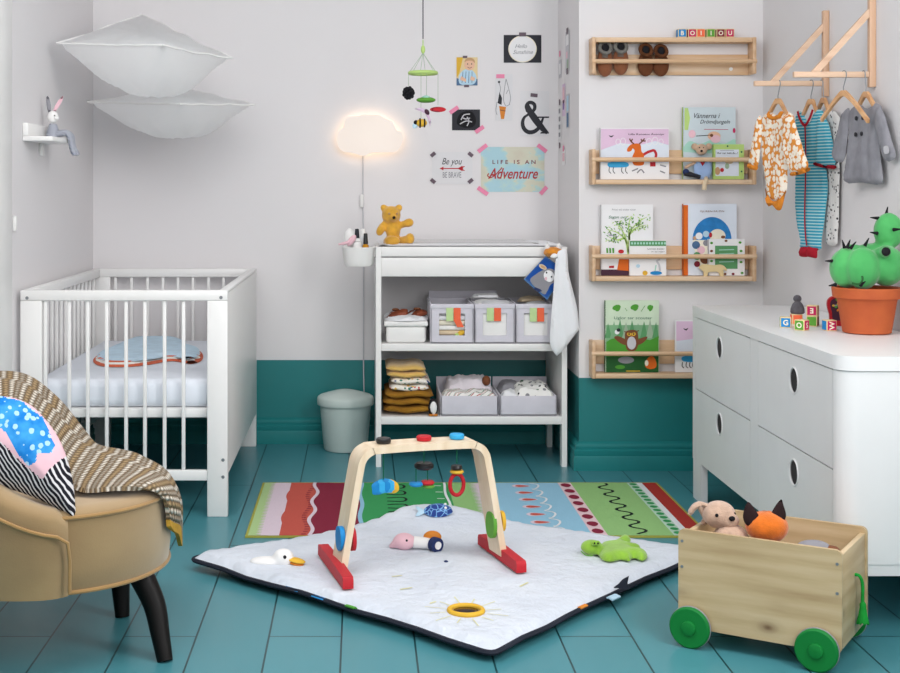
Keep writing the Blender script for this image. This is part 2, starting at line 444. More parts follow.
for i in range(15):
    y = yf + .09 + i * .0745; MB().bx(xl + .009, xl + .021, y - .006, y + .006, .151, zt - .034, W, .003).build('bar', crib)
MB().bx(xl + .03, xr - .024, yf + .035, yb - .035, .318, .348, W, .003).build('mattress_base', crib)
for px, py in ((27, 298), (221, 297.5), (223, 460), (223, 477)):
    q = P(px, py, yf); MB().cyl(q + V((0, -.0012, 0)), q + V((0, .002, 0)), .0055, 'screw_grey', n=12).build('screw', crib)
bx0, bx1, by0, by1 = xl + .034, xr - .034, yf + .04, yb - .04
MB().bx(bx0, bx1, by0, by1, .349, .444, 'mattress_cloth', .028, 4).build('crib_mattress', None, 'pale blue white quilted mattress lying inside the white crib', 'mattress')
# folded baby blanket on the mattress
fl = flat(.446)
o1 = spline(fl.px((93, 361), (101, 366), (125, 367), (150, 364.5), (172, 361), (190, 364), (201, 361), (203, 355), (198, 350), (186, 347), (182, 342), (165, 340), (148, 340.5), (130, 341.5), (112, 349), (98, 355)), 4, True)
t = NT('bib_edge'); v = t.coord(); sx = t.n('ShaderNodeSeparateXYZ'); t.l(v, sx.inputs[0])
t.col(t.ramp(t.math('FRACT', t.math('MULTIPLY', sx.outputs['Z'], 62.0)), [(0, '#d4694a'), (.6, '#f2efe8'), (.62, '#f2efe8')], 'CONSTANT')); t.set(Roughness=.9)
mat('bib_top', '#c4dcec', .9, .06, 25, .2, 100)
pil = thing('baby_blanket', 'pale blue folded baby blanket with orange striped edge lying on the crib mattress', 'blanket', (-.78, 4.95, .444))
MB().puff(o1, fl, .018, 0, 'bib_edge', w=.012, h=.03).build('striped_edge', pil, 'orange and white striped edge')
cx_ = sum(p[0] for p in o1) / len(o1); cy_ = sum(p[1] for p in o1) / len(o1)
MB().puff([(cx_ + (x - cx_) * .93, cy_ + (y - cy_) * .93) for x, y in o1], flat(.4615), .009, .0, 'bib_top', w=.03, h=.03).build('cover', pil)

# ------------------------------------------------------------------ changing table
tb = thing('changing_table', 'white changing table with two open shelves against the back wall', 'changing table', (.43, 5.4, 0))
tx0, tx1, tyf, tyb = .0615, .796, 5.19, 5.64
pl = Plane((0, 0, 0), (1, 0, 0), (0, 1, 0))
U = [(tyf, 0), (tyf + .05, 0), (tyf + .05, .163), (tyb - .05, .163), (tyb - .05, 0), (tyb, 0), (tyb, .846), (tyf, .846)]
for x in (tx0, tx1 - .02):
    MB().prism(U, pl, x, x + .02, W).build('side_panel', tb)
MB().bx(tx0 + .02, tx1 - .02, tyf + .003, tyb, .809, .846, W, .002).build('top_panel', tb)
MB().bx(tx0 + .02, tx1 - .02, tyf + .004, tyf + .024, .732, .8045, W, .002).build('front_apron', tb)
MB().bx(tx0 + .02, tx1 - .02, tyf + .004, tyb, .445, .473, W, .002).build('shelf', tb)
MB().bx(tx0 + .02, tx1 - .02, tyf + .004, tyb, .163, .193, W, .002).build('shelf', tb)
t = NT('pad_stripe'); v = t.coord(); sx = t.n('ShaderNodeSeparateXYZ'); t.l(v, sx.inputs[0])
t.col(t.ramp(t.math('FRACT', t.math('MULTIPLY', sx.outputs['Y'], 13.0)), [(0, '#ececec'), (.80, '#b9b9ba'), (.95, '#ececec')], 'CONSTANT')); t.set(Roughness=.9)
pad = thing('changing_mat', 'flat white changing mat with thin grey stripes on top of the changing table', 'changing mat', (.43, 5.42, .846))
MB().puff([(.075, 5.205), (.785, 5.205), (.785, 5.625), (.075, 5.625)], flat(.8515), .0055, .005, 'white_cloth', w=.02, h=.025).build('pad', pad)
MB().puff([(.18, 5.24), (.70, 5.24), (.68, 5.615), (.16, 5.615)], flat(.8572), .003, 0, 'pad_stripe', w=.02, h=.02).build('striped_cover', pad, 'thin grey striped cover')

# ------------------------------------------------------------------ dresser
D = 'dresser_white'
dr = thing('dresser', 'white chest of drawers with round finger holes against the right wall', 'dresser', (1.345, 3.93, 0))
X0, X1, Y0, Y1, RC = 1.156, 1.528, 3.25, 4.69, .05
def planform(x0, x1, y0, y1, r, n=10):
    return [(x1, y0), (x1, y1)] + [(x0 + .02 - .02 * math.sin(a * PI / 2 / 4), y1 - .02 + .02 * math.cos(a * PI / 2 / 4)) for a in range(5)] + [(x0 + r - r * math.cos(a * PI / 2 / n), y0 + r - r * math.sin(a * PI / 2 / n)) for a in range(n + 1)]
MB().prism(planform(X0 - .004, X1, Y0 - .004, Y1 + .004, RC + .004), flat(0), .629, .664, D).build('top', dr)
zb = .135
MB().prism(planform(X0 + .020, X1, Y0 + .002, Y1 - .002, RC), flat(0), zb, .625, D).build('carcass', dr)
# stiles flush with the drawer fronts, the near one wrapping the rounded corner
MB().prism([(X0, 3.2995), (X0 + .02, 3.2995)] + [(X0 + RC - (RC - .02) * math.cos(a * PI / 20), Y0 + RC - (RC - .02) * math.sin(a * PI / 20)) for a in range(11)] + [(X1, Y0 + .02), (X1, Y0)] + [(X0 + RC - RC * math.cos(a * PI / 20), Y0 + RC - RC * math.sin(a * PI / 20)) for a in range(10, -1, -1)], flat(0), .163, .6275, D).build('end_panel', dr, 'rounded end panel')
MB().bx(X0, X0 + .02, 3.921, 3.998, zb, .6275, D).build('stile', dr)
MB().bx(X0, X0 + .02, 4.651, Y1, zb, .6275, D).build('stile', dr)
# legs
arcc = [(X0 + RC - RC * math.cos(a * PI / 20), Y0 + RC - RC * math.sin(a * PI / 20)) for a in range(11)]
arci = [(X0 + RC - (RC - .022) * math.cos(a * PI / 20), Y0 + RC - (RC - .022) * math.sin(a * PI / 20)) for a in range(10, -1, -1)]
MB().prism(arcc[:8] + arci[3:], flat(0), 0, .163, D).bx(X0, X0 + .022, 3.3005, 3.40, 0, .1345, D).build('leg', dr)
MB().bx(X1 - .08, X1, Y0, Y0 + .022, 0, .163, D).build('leg', dr)
plE = Plane((0, Y0, 0), (0, -1, 0))
MB().prism([(X0 + .034, .163), (X0 + .034, .133)] + [(X0 + .064 - .03 * math.cos(a * PI / 16), .133 + .03 * math.sin(a * PI / 16)) for a in range(9)], plE, -.026, -.006, D).build('arch_fillet', dr)
MB().bx(X0, X0 + .022, 4.575, Y1 - .006, 0, zb, D).build('leg', dr)
MB().bx(X1 - .08, X1, Y1 - .028, Y1 - .006, 0, zb, D).build('leg', dr)
plF = Plane((X0, 0, 0), (-1, 0, 0))       # u runs towards the camera
for c0, c1, hy in ((4.0, 4.647, (719.5, 348, 720, 424)), (3.302, 3.919, (794, 380.5, 793.5, 472.5))):
    for z0, z1, k in ((.3835, .6255, 0), (.135, .3795, 1)):
        a, b = plF.one(hy[0], hy[1] if k == 0 else hy[1 + 0] if 0 else (hy[1] if k == 0 else hy[3]))
        hole = [(a + x, b + y) for x, y in circ(28, .033)]
        dw = MB().prism([(-c1, z0), (-c0, z0), (-c0, z1), (-c1, z1)], plF, -.02, 0, D, [hole]).build('drawer', dr)
        rg = MB(); cc = plF.w(a, b, 0); rg.ring(cc, .0345, .0028, D, (-1, 0, 0), 32, 8); rg.build('finger_ring', dw)
        MB().cyl(plF.w(a, b, -.0025), plF.w(a, b, -.019), .0328, 'hole_shade', n=28).build('finger_hole_shade', dw, 'dark disc painted as the shade in the finger hole')  # dark plug just behind the front; its colour stands in for the hole's shade
# ------------------------------------------------------------------ cloud lamp, posters and mobile on the back wall
t = NT('lamp_glow'); v = t.coord(); t.l(t.ramp(t.noise(v, 3), [(.3, '#ffd9ac'), (.7, '#ffdcb4')]), t.b.inputs['Emission Color']); t.set(Emission_Strength=1.9)
t = NT('lamp_front'); v = t.coord(); gt = t.n('ShaderNodeTexGradient', gradient_type='SPHERICAL'); t.l(t.coord(scale=(7, 1, 9), loc=(0, 0, -.9)), gt.inputs[0])
t.col(t.ramp(t.noise(v, 4), [(.3, '#ece2d9'), (.7, '#eee4dc')])); t.l(t.ramp(gt.outputs['Fac'], [(0, '#f2d9c6'), (1, '#ffe9d4')]), t.b.inputs['Emission Color']); t.set(Emission_Strength=.22, Roughness=.5)
cl = front(5.635)
cloud = cl.px((344, 152), (338.5, 147), (336.5, 139), (339, 131), (344, 127), (345, 120), (351, 116), (358, 116.5), (363, 114.5), (372, 115), (379, 115), (384, 118.5), (388, 120), (393, 123), (396, 130), (401, 132), (403.5, 138), (401, 146), (396, 152), (386, 152.5), (372, 153), (365, 156), (358, 155), (352, 153))
cloud = spline(cloud, 4, True)
lamp = thing('cloud_lamp', 'glowing white cloud shaped wall lamp with cord above the wall tray', 'lamp', P(369, 157, 5.67))
MB().prism(cloud, cl, -.012, .012, 'lamp_front').build('cloud_panel', lamp)
ccx = sum(p[0] for p in cloud) / len(cloud); ccy = sum(p[1] for p in cloud) / len(cloud)
MB().prism([(ccx + (x - ccx) * .93, ccy + (y - ccy) * .93) for x, y in cloud], cl, -.036, -.0125, 'lamp_glow').build('back_light', lamp, 'glowing warm edge behind the cloud')
c0 = P(363, 156, 5.672); cord = [c0, P(363, 180, 5.674), P(363, 206, 5.672), P(363.5, 240, 5.674), P(363.5, 300, 5.674), P(363.5, 360, 5.674), P(364, 392, 5.674)]
MB().tube(spline(cord, 4), .0028, 'lightgrey', 6).build('power_cord', lamp)
MB().box(P(361.8, 201, 5.666), (.014, .016, .055), 'soft_white', None, .005).build('cord_switch', lamp)

WY = YB - .0015
def poster(name, label, cat, x0, y0, x1, y1, paper, tapes=(), pl=None, group=None):
    """paper sheet taped to a wall; returns the thing, an art builder and its plane"""
    pl = pl or front(WY)
    a = pl.one(x0, y1); b = pl.one(x1, y0); q = pl.w((a[0] + b[0]) / 2, a[1])
    t = thing(name, label, cat, q, 0, group)
    m = MB(); m.prism([(a[0], a[1]), (b[0], a[1]), (b[0], b[1]), (a[0], b[1])], pl, 0, .0008, paper)
    for (tx, ty, ang, L, wd, tm) in tapes:
        c = pl.one(tx, ty); r = math.radians(ang); ca, sa = math.cos(r), math.sin(r); s_ = YB / K
        pts = [(c[0] + (x * ca - y * sa) * s_, c[1] + (x * sa + y * ca) * s_) for x, y in ((-L / 2, -wd / 2), (L / 2, -wd / 2), (L / 2, wd / 2), (-L / 2, wd / 2))]
        MB().prism(pts, pl, .0022, .0030, tm).build('washi_tape', t)
    return t, m, pl
px_ = YB / K
# black card with a round white centre
t, m, pl = poster('art_card', 'black art card with round white centre and script lettering, high on the back wall', 'poster', 503.7, 35, 541.3, 62.7, 'ink', [(522.5, 34.5, 0, 7, 4, 'washi_dark')])
c = pl.one(522.5, 49); m.ell(c, 14.2 * px_, 13.5 * px_, pl, 'cream', .0012, 0, 32).ell(c, 13.2 * px_, 12.6 * px_, pl, 'paper', .0016, 0, 32)
m.text('Hello', pl.one(521, 46.2), pl, 'grey', width=12 * px_, z=.002, shear=.4).text('Sunshine', pl.one(523, 52), pl, 'grey', width=20 * px_, z=.002, shear=.4)
m.build('paper', t)
# photo of a baby
t, m, pl = poster('baby_picture', 'colour photo of a smiling baby on yellow, taped between the mobile and the black card', 'photo', 456.5, 57.3, 477.5, 85.5, 'wheat', [(465, 57, 0, 4.5, 2.4, 'washi_dark'), (466.5, 86, 0, 5, 2.4, 'washi_dark')])
X = lambda *p: pl.px(*p)
m.poly(X((456.5, 57.3), (463, 57.3), (461, 66), (459, 74), (456.5, 78)), pl, 'yellow', .0010).poly(X((456.5, 85.5), (456.5, 78), (463, 80), (477.5, 79), (477.5, 85.5)), pl, 'denim', .0011)
m.poly(spline(X((460, 84), (459, 76), (463, 70.5), (468, 69), (473, 71), (476.5, 77), (475, 83), (470, 85)), 4, True), pl, 'paleblue', .0012)
m.ell(pl.one(469.5, 64.5), 5.3 * px_, 6.0 * px_, pl, 'skin', .0016).poly(spline(X((464.4, 62), (466, 59), (470, 57.8), (474, 59.5), (474.8, 63), (472, 60.8), (467.5, 60.8)), 4, True), pl, 'tan', .0018)
for q in ((467.6, 64), (471.6, 64)): m.ell(pl.one(*q), .6 * px_, .6 * px_, pl, 'ink', .002)
m.stroke(X((467.5, 67), (469.6, 68.2), (471.8, 67)), .5 * px_, pl, 'darkred', .002).poly(X((461, 76), (466, 79), (466, 82), (460, 80)), pl, 'skin', .0018).poly(X((471, 76), (475, 78), (474, 81), (470, 80)), pl, 'skin', .0018)
for k in range(4): m.stroke(X((463 + k * 3, 71.5), (462 + k * 3.3, 83)), .45 * px_, pl, 'navy', .0015, 0)
m.build('paper', t)
# ultrasound picture
t, m, pl = poster('scan_picture', 'dark ultrasound picture with pink tape on two corners, below the baby photo', 'photo', 452, 109.5, 480, 130.3, 'ink', [(454, 110, 35, 10, 4, 'washi_pink'), (479.5, 129.5, 35, 10, 4, 'washi_pink')])
X = lambda *p: pl.px(*p)
m.poly(spline(X((457, 124), (459, 115), (465, 111.5), (472, 112), (476, 119), (474, 126), (466, 128)), 4, True), pl, 'soft_black', .0012)
for a in (((461, 120), (464, 115), (470, 114)), ((460, 124), (466, 121), (472, 122)), ((467, 117), (469, 121), (467, 126)), ((463, 118), (466, 119), (470, 118))): m.stroke(X(*a), lambda q: 1.1 * px_, pl, 'lightgrey', .0016)
m.build('paper', t)
# drawing of an animal with a carrot
t, m, pl = poster('carrot_picture', 'white paper drawing with an orange carrot, hung by one pink tape', 'drawing', 495.5, 74, 512.5, 120.5, 'print_paper', [(500.3, 76.3, 0, 8.3, 4, 'washi_pink')])
X = lambda *p: pl.px(*p)
m.poly(X((499, 106), (506, 107), (504, 119), (501, 119)), pl, 'orange', .0013).stroke(X((500, 110), (505.5, 111)), .8 * px_, pl, 'brown', .0016, 0)
m.poly(X((499.5, 92), (502, 98), (501.5, 105), (497.5, 103)), pl, 'ink', .0013).ell(pl.one(499, 82), 1.2 * px_, 1.2 * px_, pl, 'ink', .0014)
for a in (((499, 83), (500.5, 88), (499.8, 93)), ((506, 79), (504.3, 90), (503.5, 100), (506, 106), (510, 104)), ((506, 79), (508.5, 88), (510.5, 98), (509, 105)), ((497, 102), (495.9, 110), (497, 115)), ((508, 90), (506, 94))): m.stroke(X(*a), .55 * px_, pl, 'grey', .0014)
m.build('paper', t)
# ampersand
t, m, pl = poster('ampersand_art', 'white print with a large black ampersand, right end of the back wall', 'poster', 520.2, 91, 549, 136, 'print_paper', [(534, 95.3, -6, 7, 3.6, 'washi_dark')])
X = lambda *p: pl.px(*p)
th = lambda a, b, mid=.5: (lambda q: (a + (b - a) * math.sin(PI * q)) * px_)
m.stroke(X((527, 103.5), (529, 110), (535, 119), (542, 128), (547.5, 133.2)), th(3.0, 7.0), pl, 'ink', .0014)
m.stroke(X((527.2, 112), (526, 106.5), (528, 103.2), (531, 102.5), (534.3, 104.5), (534.5, 108.8), (531.5, 112.5), (526.5, 115.5)), th(2.2, 3.6), pl, 'ink', .0013)
m.stroke(X((529, 114.5), (524.6, 117), (522.6, 122), (523.6, 128), (528, 132), (534, 131.6), (539, 127.5), (541.5, 122), (543.3, 117.6)), th(1.6, 4.2), pl, 'ink', .0015)
m.poly(X((537.6, 116.5), (549, 116.5), (549, 118), (537.6, 118)), pl, 'ink', .0016).poly(X((541, 132), (548.8, 132), (548.8, 133.6), (540, 133.6)), pl, 'ink', .0016)
m.build('paper', t)
# be you, be brave
dk = 'washi_dark'
t, m, pl = poster('lettering_art', 'white print reading Be you Be brave with a pink arrow and dark tape corners', 'poster', 432, 152, 472.5, 184, 'print_paper', [(433, 154.5, 40, 5.5, 3.6, dk), (470.5, 154.5, -40, 5.5, 3.6, dk), (433, 181, -40, 5.5, 3.6, dk), (470.5, 181, 40, 5.5, 3.6, dk)])
X = lambda *p: pl.px(*p)
m.text('Be you', pl.one(452, 162.3), pl, 'ink', width=20 * px_, height=8.5 * px_, z=.0013, shear=.35)
m.stroke(X((440, 168.5), (463, 168.5)), 1.0 * px_, pl, 'red', .0013, 0).poly(X((439.5, 168.5), (443.5, 166.6), (443.5, 170.4)), pl, 'red', .0014)
for s_ in (-1, 1):
    for k in (458.5, 460.5): m.stroke(X((k, 168.5), (k + 4, 168.5 + 2.2 * s_)), 1.0 * px_, pl, 'red', .0014, 0)
m.text('BE BRAVE', pl.one(452, 174.9), pl, 'grey', width=18.5 * px_, height=5.8 * px_, z=.0013, bold=.005)
m.build('paper', t)
# life is an adventure
t = NT('map_print'); v = t.coord(); n = t.noise(t.coord(scale=(1, 1, 1.8), loc=(.3, .2, .12)), 6.5, 5, .55)
t.col(t.ramp(n, [(.40, '#add3dd'), (.455, '#bcd8d4'), (.475, '#d5d6c2'), (.62, '#d2ccb9')])); t.set(Roughness=.7)
wp = 'washi_pink'
t, m, pl = poster('adventure_art', 'pale blue map print reading Life is an Adventure, largest poster on the back wall', 'poster', 481, 147, 544.3, 191.8, 'map_print', [(482.5, 148.3, 38, 11, 4, wp), (542, 148.3, -38, 11, 4, wp), (482.7, 191, -35, 12, 4.2, wp), (543.5, 190.5, 48, 9.5, 4, wp)])
m.text('L I F E   I S   A N', pl.one(514, 162), pl, 'darkred', width=43 * px_, height=4.0 * px_, z=.0013, bold=.012)
m.text('Adventure', pl.one(513, 173.5), pl, 'script_red', width=50 * px_, height=10.8 * px_, z=.0013, shear=.35, bold=.015)
m.stroke(pl.px((489, 173.5), (487.5, 175.5), (490, 177.6), (494, 176), (499, 171), (502, 167.5)), 1.1 * px_, pl, 'script_red', .0012)
m.build('paper', t)

# prints seen edge-on on the side of the alcove
sp = Plane((XC - .0012, 0, 0), (-1, 0, 0))
def side_print(x0, x1, y0, y1, paper, bits, lab, tapes=()):
    a = sp.one(x0, (y0 + y1) / 2)[0]; b = sp.one(x1, (y0 + y1) / 2)[0]; ym = CY
    z = lambda px, py: sp.one(px, py)
    top, bot = z((x0 + x1) / 2, y0)[1], z((x0 + x1) / 2, y1)[1]
    t = thing('art_print', lab, 'poster', sp.w((a + b) / 2, bot))
    m = MB().prism([(a, bot), (b, bot), (b, top), (a, top)], sp, 0, .0007, paper)
    for (u0, u1, v0, v1, mt_) in bits:
        m.poly([(a + (b - a) * u0, top + (bot - top) * v0), (a + (b - a) * u1, top + (bot - top) * v0), (a + (b - a) * u1, top + (bot - top) * v1), (a + (b - a) * u0, top + (bot - top) * v1)], sp, mt_, .0012)
    m.build('paper', t)
    for k, mt_ in tapes:
        zz = top + (bot - top) * k; MB().prism([(a + (b - a) * .3, zz - .012), (a + (b - a) * .7, zz - .012), (a + (b - a) * .7, zz + .012), (a + (b - a) * .3, zz + .012)], sp, .0013, .0018, mt_).build('washi_tape', t)
side_print(565.6, 569.4, 31, 72, 'lightgrey', [(.15, .85, .1, .35, 'paper'), (.2, .6, .5, .66, 'rose'), (.4, .8, .7, .95, 'sage')], 'pale grey print high on the side of the alcove wall', [(0, dk), (.98, dk)])
side_print(558.8, 561.4, 60, 78, 'lightgrey', [(.2, .8, .2, .8, 'paper')], 'small grey print on the alcove side, deepest of the upper prints', [(-.35, wp)])
side_print(562.4, 565.2, 84, 116, 'lilac', [(.15, .85, .1, .6, 'rose'), (.2, .7, .5, .8, 'purple')], 'lilac pink print in the middle of the alcove side')
side_print(566.3, 569.2, 94, 128, 'lightgrey', [(.2, .85, .05, .5, 'paleblue'), (.2, .85, .55, .97, 'denim')], 'blue and grey print on the alcove side, nearest to its front edge')
side_print(558.4, 561.2, 107, 139, 'paper', [(.2, .8, .05, .2, 'grey'), (.2, .8, .3, .45, 'grey'), (.2, .8, .55, .7, 'grey'), (.2, .8, .8, .93, 'grey')], 'white print with a column of grey marks on the alcove side', [(-.15, dk), (1.2, dk)])
side_print(562.2, 565.2, 150, 165, 'paper', [(.15, .85, .2, .75, 'rose')], 'small white print with a pink patch, lowest on the alcove side', [(-.1, wp)])

# hanging mobile
MY = 5.0; ms = MY / K
mob = thing('baby_mobile', 'green felt baby mobile with animals hanging from a dark cord beside the cloud lamp', 'mobile', P(424, 128, MY))
top = P(423, 0, MY); top.z = ZT - .002
MB().tube([top, P(423, 39, MY)], .0022, 'ink', 6).build('hanging_cord', mob)
MB().sph(P(423, 49.5, MY), (.008, .008, .016), 'lightgreen').cyl(P(423, 40, MY), P(423, 46, MY), .002, 'lightgreen').build('bead', mob)
MB().ring(P(423, 73, MY), 14 * ms, .007, 'lightgreen', n=40, sy=.95).build('hoop', mob)
st = MB()
for a in range(6): st.tube([P(423, 53, MY), P(423, 72, MY) + V((14 * ms * math.cos(a * PI / 3 + .3), 14 * ms * math.sin(a * PI / 3 + .3), 0))], .0009, 'sage', 5)
for x, y in ((408.5, 86), (421, 118), (426.5, 97), (438, 105)): st.tube([P(x, 73, MY), P(x, y, MY)], .0009, 'sage', 5)
st.build('strings', mob)
m = MB()
for k in range(26):
    a = k * 2.399; z = 1 - 2 * (k + .5) / 26; r = math.sqrt(1 - z * z); m.sph(P(408.5, 93, MY) + V((r * math.cos(a) * .017, r * math.sin(a) * .017, z * .019)), .0075, 'soft_black', nu=8, nv=6)
m.build('felt_blackberry', mob)
MB().sph(P(426, 100, MY), (.036, .025, .011), 'toy_green').sph(P(426, 98.5, MY), (.018, .018, .012), 'mint').build('felt_saucer', mob)
MB().sph(P(421.5, 123, MY), (.021, .016, .015), 'yellow').ring(P(420, 123, MY), .0155, .003, 'soft_black', (1, 0, 0)).ring(P(424.5, 123, MY), .0135, .003, 'soft_black', (1, 0, 0)).sph(P(416, 122.5, MY), (.009, .009, .009), 'soft_black').sph(P(415.5, 125, MY), (.010, .004, .014), 'paleblue', rot(0, 35)).build('felt_bee', mob)
MB().puff([(x * .03, y * .011) for x, y in circ(18)], Plane(P(438, 109.5, MY - .01), (0, -1, .4)), .006, .006, 'red', w=.012, h=.006).ring(P(437, 109.5, MY - .012), .012, .002, 'darkred', (.2, -1, .4), sx=1.5, sy=.7).build('felt_ladybird', mob)
MB().puff(front(MY).px((414, 109), (421, 107.5), (427, 110), (428.5, 113), (431, 121), (430, 127), (428, 119), (425, 113.5), (420, 111)), front(MY), .005, .005, 'lilac', w=.01, h=.005).sph(P(427, 112, MY - .004), (.008, .006, .012), 'plum', rot(0, -35)).build('felt_bird', mob)

# ------------------------------------------------------------------ white cloud canopies hung in the left corner
t = NT('nylon'); v = t.coord(); t.col(t.ramp(t.noise(v, 3), [(.3, '#f8f8f8'), (.7, '#fcfcfc')])); t.bump(t.noise(t.coord(scale=(3, 1, .6)), 5, 3), .5, .02); t.set(Roughness=.5, Transmission_Weight=.0, Subsurface_Weight=.0)
tr = t.n('ShaderNodeBsdfTranslucent'); tr.inputs[0].default_value = lin('#fcfcfc'); mx = t.n('ShaderNodeMixShader'); mx.inputs[0].default_value = .7
t.l(t.b.outputs[0], mx.inputs[1]); t.l(tr.outputs[0], mx.inputs[2]); t.l(mx.outputs[0], t.t.nodes['Material Output'].inputs['Surface'])
def canopy(cs, sag, rise, label, N=26):
    """cushion of thin nylon between four corner points, sagging underneath, with pinched corners and creases"""
    L, B, Rr, F = (V(c) for c in cs); m = MB(); seam = MB()
    for sd in (1, -1):
        rows = []
        for i in range(N + 1):
            a = i / N; row = []
            for j in range(N + 1):
                b = j / N
                p = L.lerp(F, a).lerp(B.lerp(Rr, a), b)
                e = (4 * a * (1 - a)) ** .55 * (4 * b * (1 - b)) ** .55
                bow = .10 * (math.sin(PI * a) ** 1 * abs(2 * b - 1) ** 3 + math.sin(PI * b) * abs(2 * a - 1) ** 3)      # sides pulled in between the corners
                c0 = (L + Rr + B + F) / 4; p = p.lerp(V((c0.x, c0.y, p.z)), bow)
                ang = math.atan2(b - .5, a - .5); rad = math.hypot(a - .5, b - .5)
                cr = .012 * math.sin(ang * 9 + 1.2) * min(1, rad * 3) * e ** .4 * (1 if sd < 0 else .5)
                p = p + V((0, 0, (rise * e if sd > 0 else -sag * e) + cr + .006 * noise.noise(V((a * 5, b * 5, sd)))))
                row.append(p)
            rows.append(row)
        m.grid(rows, 'nylon', 0, sd < 0)
        if sd > 0: edge = [r[0] for r in rows] + rows[-1][1:] + [r[-1] for r in rows[::-1]][1:] + rows[0][::-1][1:-1]
    t = thing('cloud_canopy', label, 'canopy', (L + Rr) / 2 - V((0, 0, sag)))
    m.build('nylon_shell', t, sharp=180)
    MB().tube(edge, .004, 'soft_white', 6, True).build('seam', t)
canopy((P(57, 43, 4.78), P(142, 15, 5.36), P(232, 58, 4.95), P(163, 45, 4.42)), .20, .022, 'white inflated nylon cloud hanging in the left corner, upper of two')
canopy((P(88, 102, 5.12), P(180, 88, 5.60), P(254, 105, 5.30), P(180, 104, 4.80)), .145, .018, 'white inflated nylon cloud hanging in the left corner, lower of two')

# ------------------------------------------------------------------ rabbit on a tiny shelf, left wall
sz = P(40, 138, 4.66).z
shf = thing('shelf', 'tiny white shelf on the left wall holding a toy rabbit', 'shelf', (XL + .05, 4.66, sz - .02))
MB().bx(XL, XL + .10, 4.49, 4.84, sz - .016, sz, W, .003).build('board', shf)
MB().bx(XL, XL + .02, 4.49, 4.84, sz, sz + .045, W, .004).build('back_rail', shf)
MB().bx(XL, XL + .012, 4.72, 4.76, sz - .06, sz - .016, W, .003).build('bracket', shf)
rb = thing('toy_rabbit', 'small white toy rabbit with pink ears and grey legs on the tiny wall shelf', 'toy rabbit', (XL + .06, 4.72, sz))
ry = 4.72; q = P(53, 117, ry); q.x = max(q.x, XL + .045)
MB().sph(q, (.019, .019, .022), 'soft_white').sph(q + V((.014, -.012, -.004)), (.009, .008, .007), 'soft_white').build('head', rb)
for dx, mm in ((-.016, 'grey'), (.018, 'rose')):
    MB().puff([(x * .008, y * .03) for x, y in circ(14)], Plane(q + V((dx, 0, .044)), (.3, -1, 0)), .004, .004, mm, w=.008, h=.006, fn=lambda x, y, z, s, d=dx: (x + y * (.55 if d > 0 else -.12), y, z)).build('ear', rb)
MB().sph(q + V((.010, -.0185, .004)), .0025, 'soft_black', nu=8, nv=6).build('eye', rb)
t = NT('rabbit_stripe'); v = t.coord(); wv = t.n('ShaderNodeTexWave', Scale=60, Distortion=3, bands_direction='DIAGONAL'); t.l(v, wv.inputs[0]); t.col(t.ramp(wv.outputs['Fac'], [(.45, '#5d6478'), (.55, '#c9ccd4')], 'CONSTANT'))
MB().lathe([(.012, .052), (.017, .04), (.023, .02), (.024, .002), (.018, .001)], (q.x, ry, sz), 'rabbit_stripe', 16).build('dress', rb)
for k, dy in ((0, -.012), (1, .012)):
    MB().tube(spline([(q.x + .012, ry + dy, sz + .014), (q.x + .045, ry + dy, sz + .02), (XL + .112, ry + dy, sz + .004), (XL + .118, ry + dy, sz - .03), (XL + .128 + k * .006, ry + dy, sz - .058)], 4), [.011] * 9 + [.010] * 6 + [.009, .008], 'rabbit_stripe', 8).build('leg', rb)
MB().bx(XL, XL + .012, 4.36, 4.38, P(13, 231, 4.37).z, P(13, 216, 4.37).z, W, .004).build('wall_hook', None, 'small white hook on the left wall beside the white trim', 'hook')

# ------------------------------------------------------------------ wall tray with bottles
tz = P(359, 247, 5.25).z
tr_ = thing('hanging_tray', 'white oval tray hung on the left side of the changing table', 'tray', P(359, 266, 5.25))
s_ = 5.25 / K
MB().lathe([(13.2 * s_, 0), (15.2 * s_, .012), (16.6 * s_, .066), (17.3 * s_, .072), (17.0 * s_, .074), (16.0 * s_, .070), (14.6 * s_, .016), (12.8 * s_, .006)], P(359.0, 266, 5.25), W, 36, 1, .8).build('bowl', tr_)
MB().bx(tx0 - .012, tx0 - .0005, 5.235, 5.265, tz - .04, tz + .004, W, .003).build('clip', tr_)
fz = P(359, 266, 5.25).z + .0065
def bottle(label, x, y_top, y_cap, Y, r, body, cap, r2=None):
    b = P(x, 0, Y); z1 = P(x, y_cap, Y).z; z2 = P(x, y_top, Y).z
    t = thing('bottle', label, 'bottle', (b.x, Y, fz))
    MB().lathe([(r * .9, 0), (r, .004), (r, z1 - fz - .006), (r * .55, z1 - fz)], (b.x, Y, fz), body, 18).build('body', t)
    MB().lathe([((r2 or r) * .8, z1 - fz), ((r2 or r) * .6, z2 - fz), ((r2 or r) * .3, z2 - fz + .001)], (b.x, Y, fz), cap, 16).build('cap', t)
bottle('amber bottle with a tall black dropper cap in the white hanging tray', 365.6, 233.5, 244, 5.238, .0125, 'amber', 'black', .012)
bottle('white jar in the front of the hanging tray', 357.0, 239, 241, 5.232, .0175, 'soft_white', 'soft_white', .02)
bottle('white bottle with a dark cap standing at the back of the hanging tray', 357, 229, 238, 5.285, .012, 'soft_white', 'ink')
bottle('slim white bottle between the amber bottle and the dark capped bottle', 363, 229, 236, 5.28, .013, 'white_cloth', 'soft_white')
br_ = thing('hairbrush', 'pale pink baby hairbrush leaning out of the hanging tray to the left', 'hairbrush', P(352, 246, 5.22))
MB().tube(spline([P(338.5, 244.3, 5.2), P(344, 243.5, 5.205), P(349, 242, 5.21)], 4), [.004] * 3 + [.006] * 6, 'rose', 8).build('handle', br_)
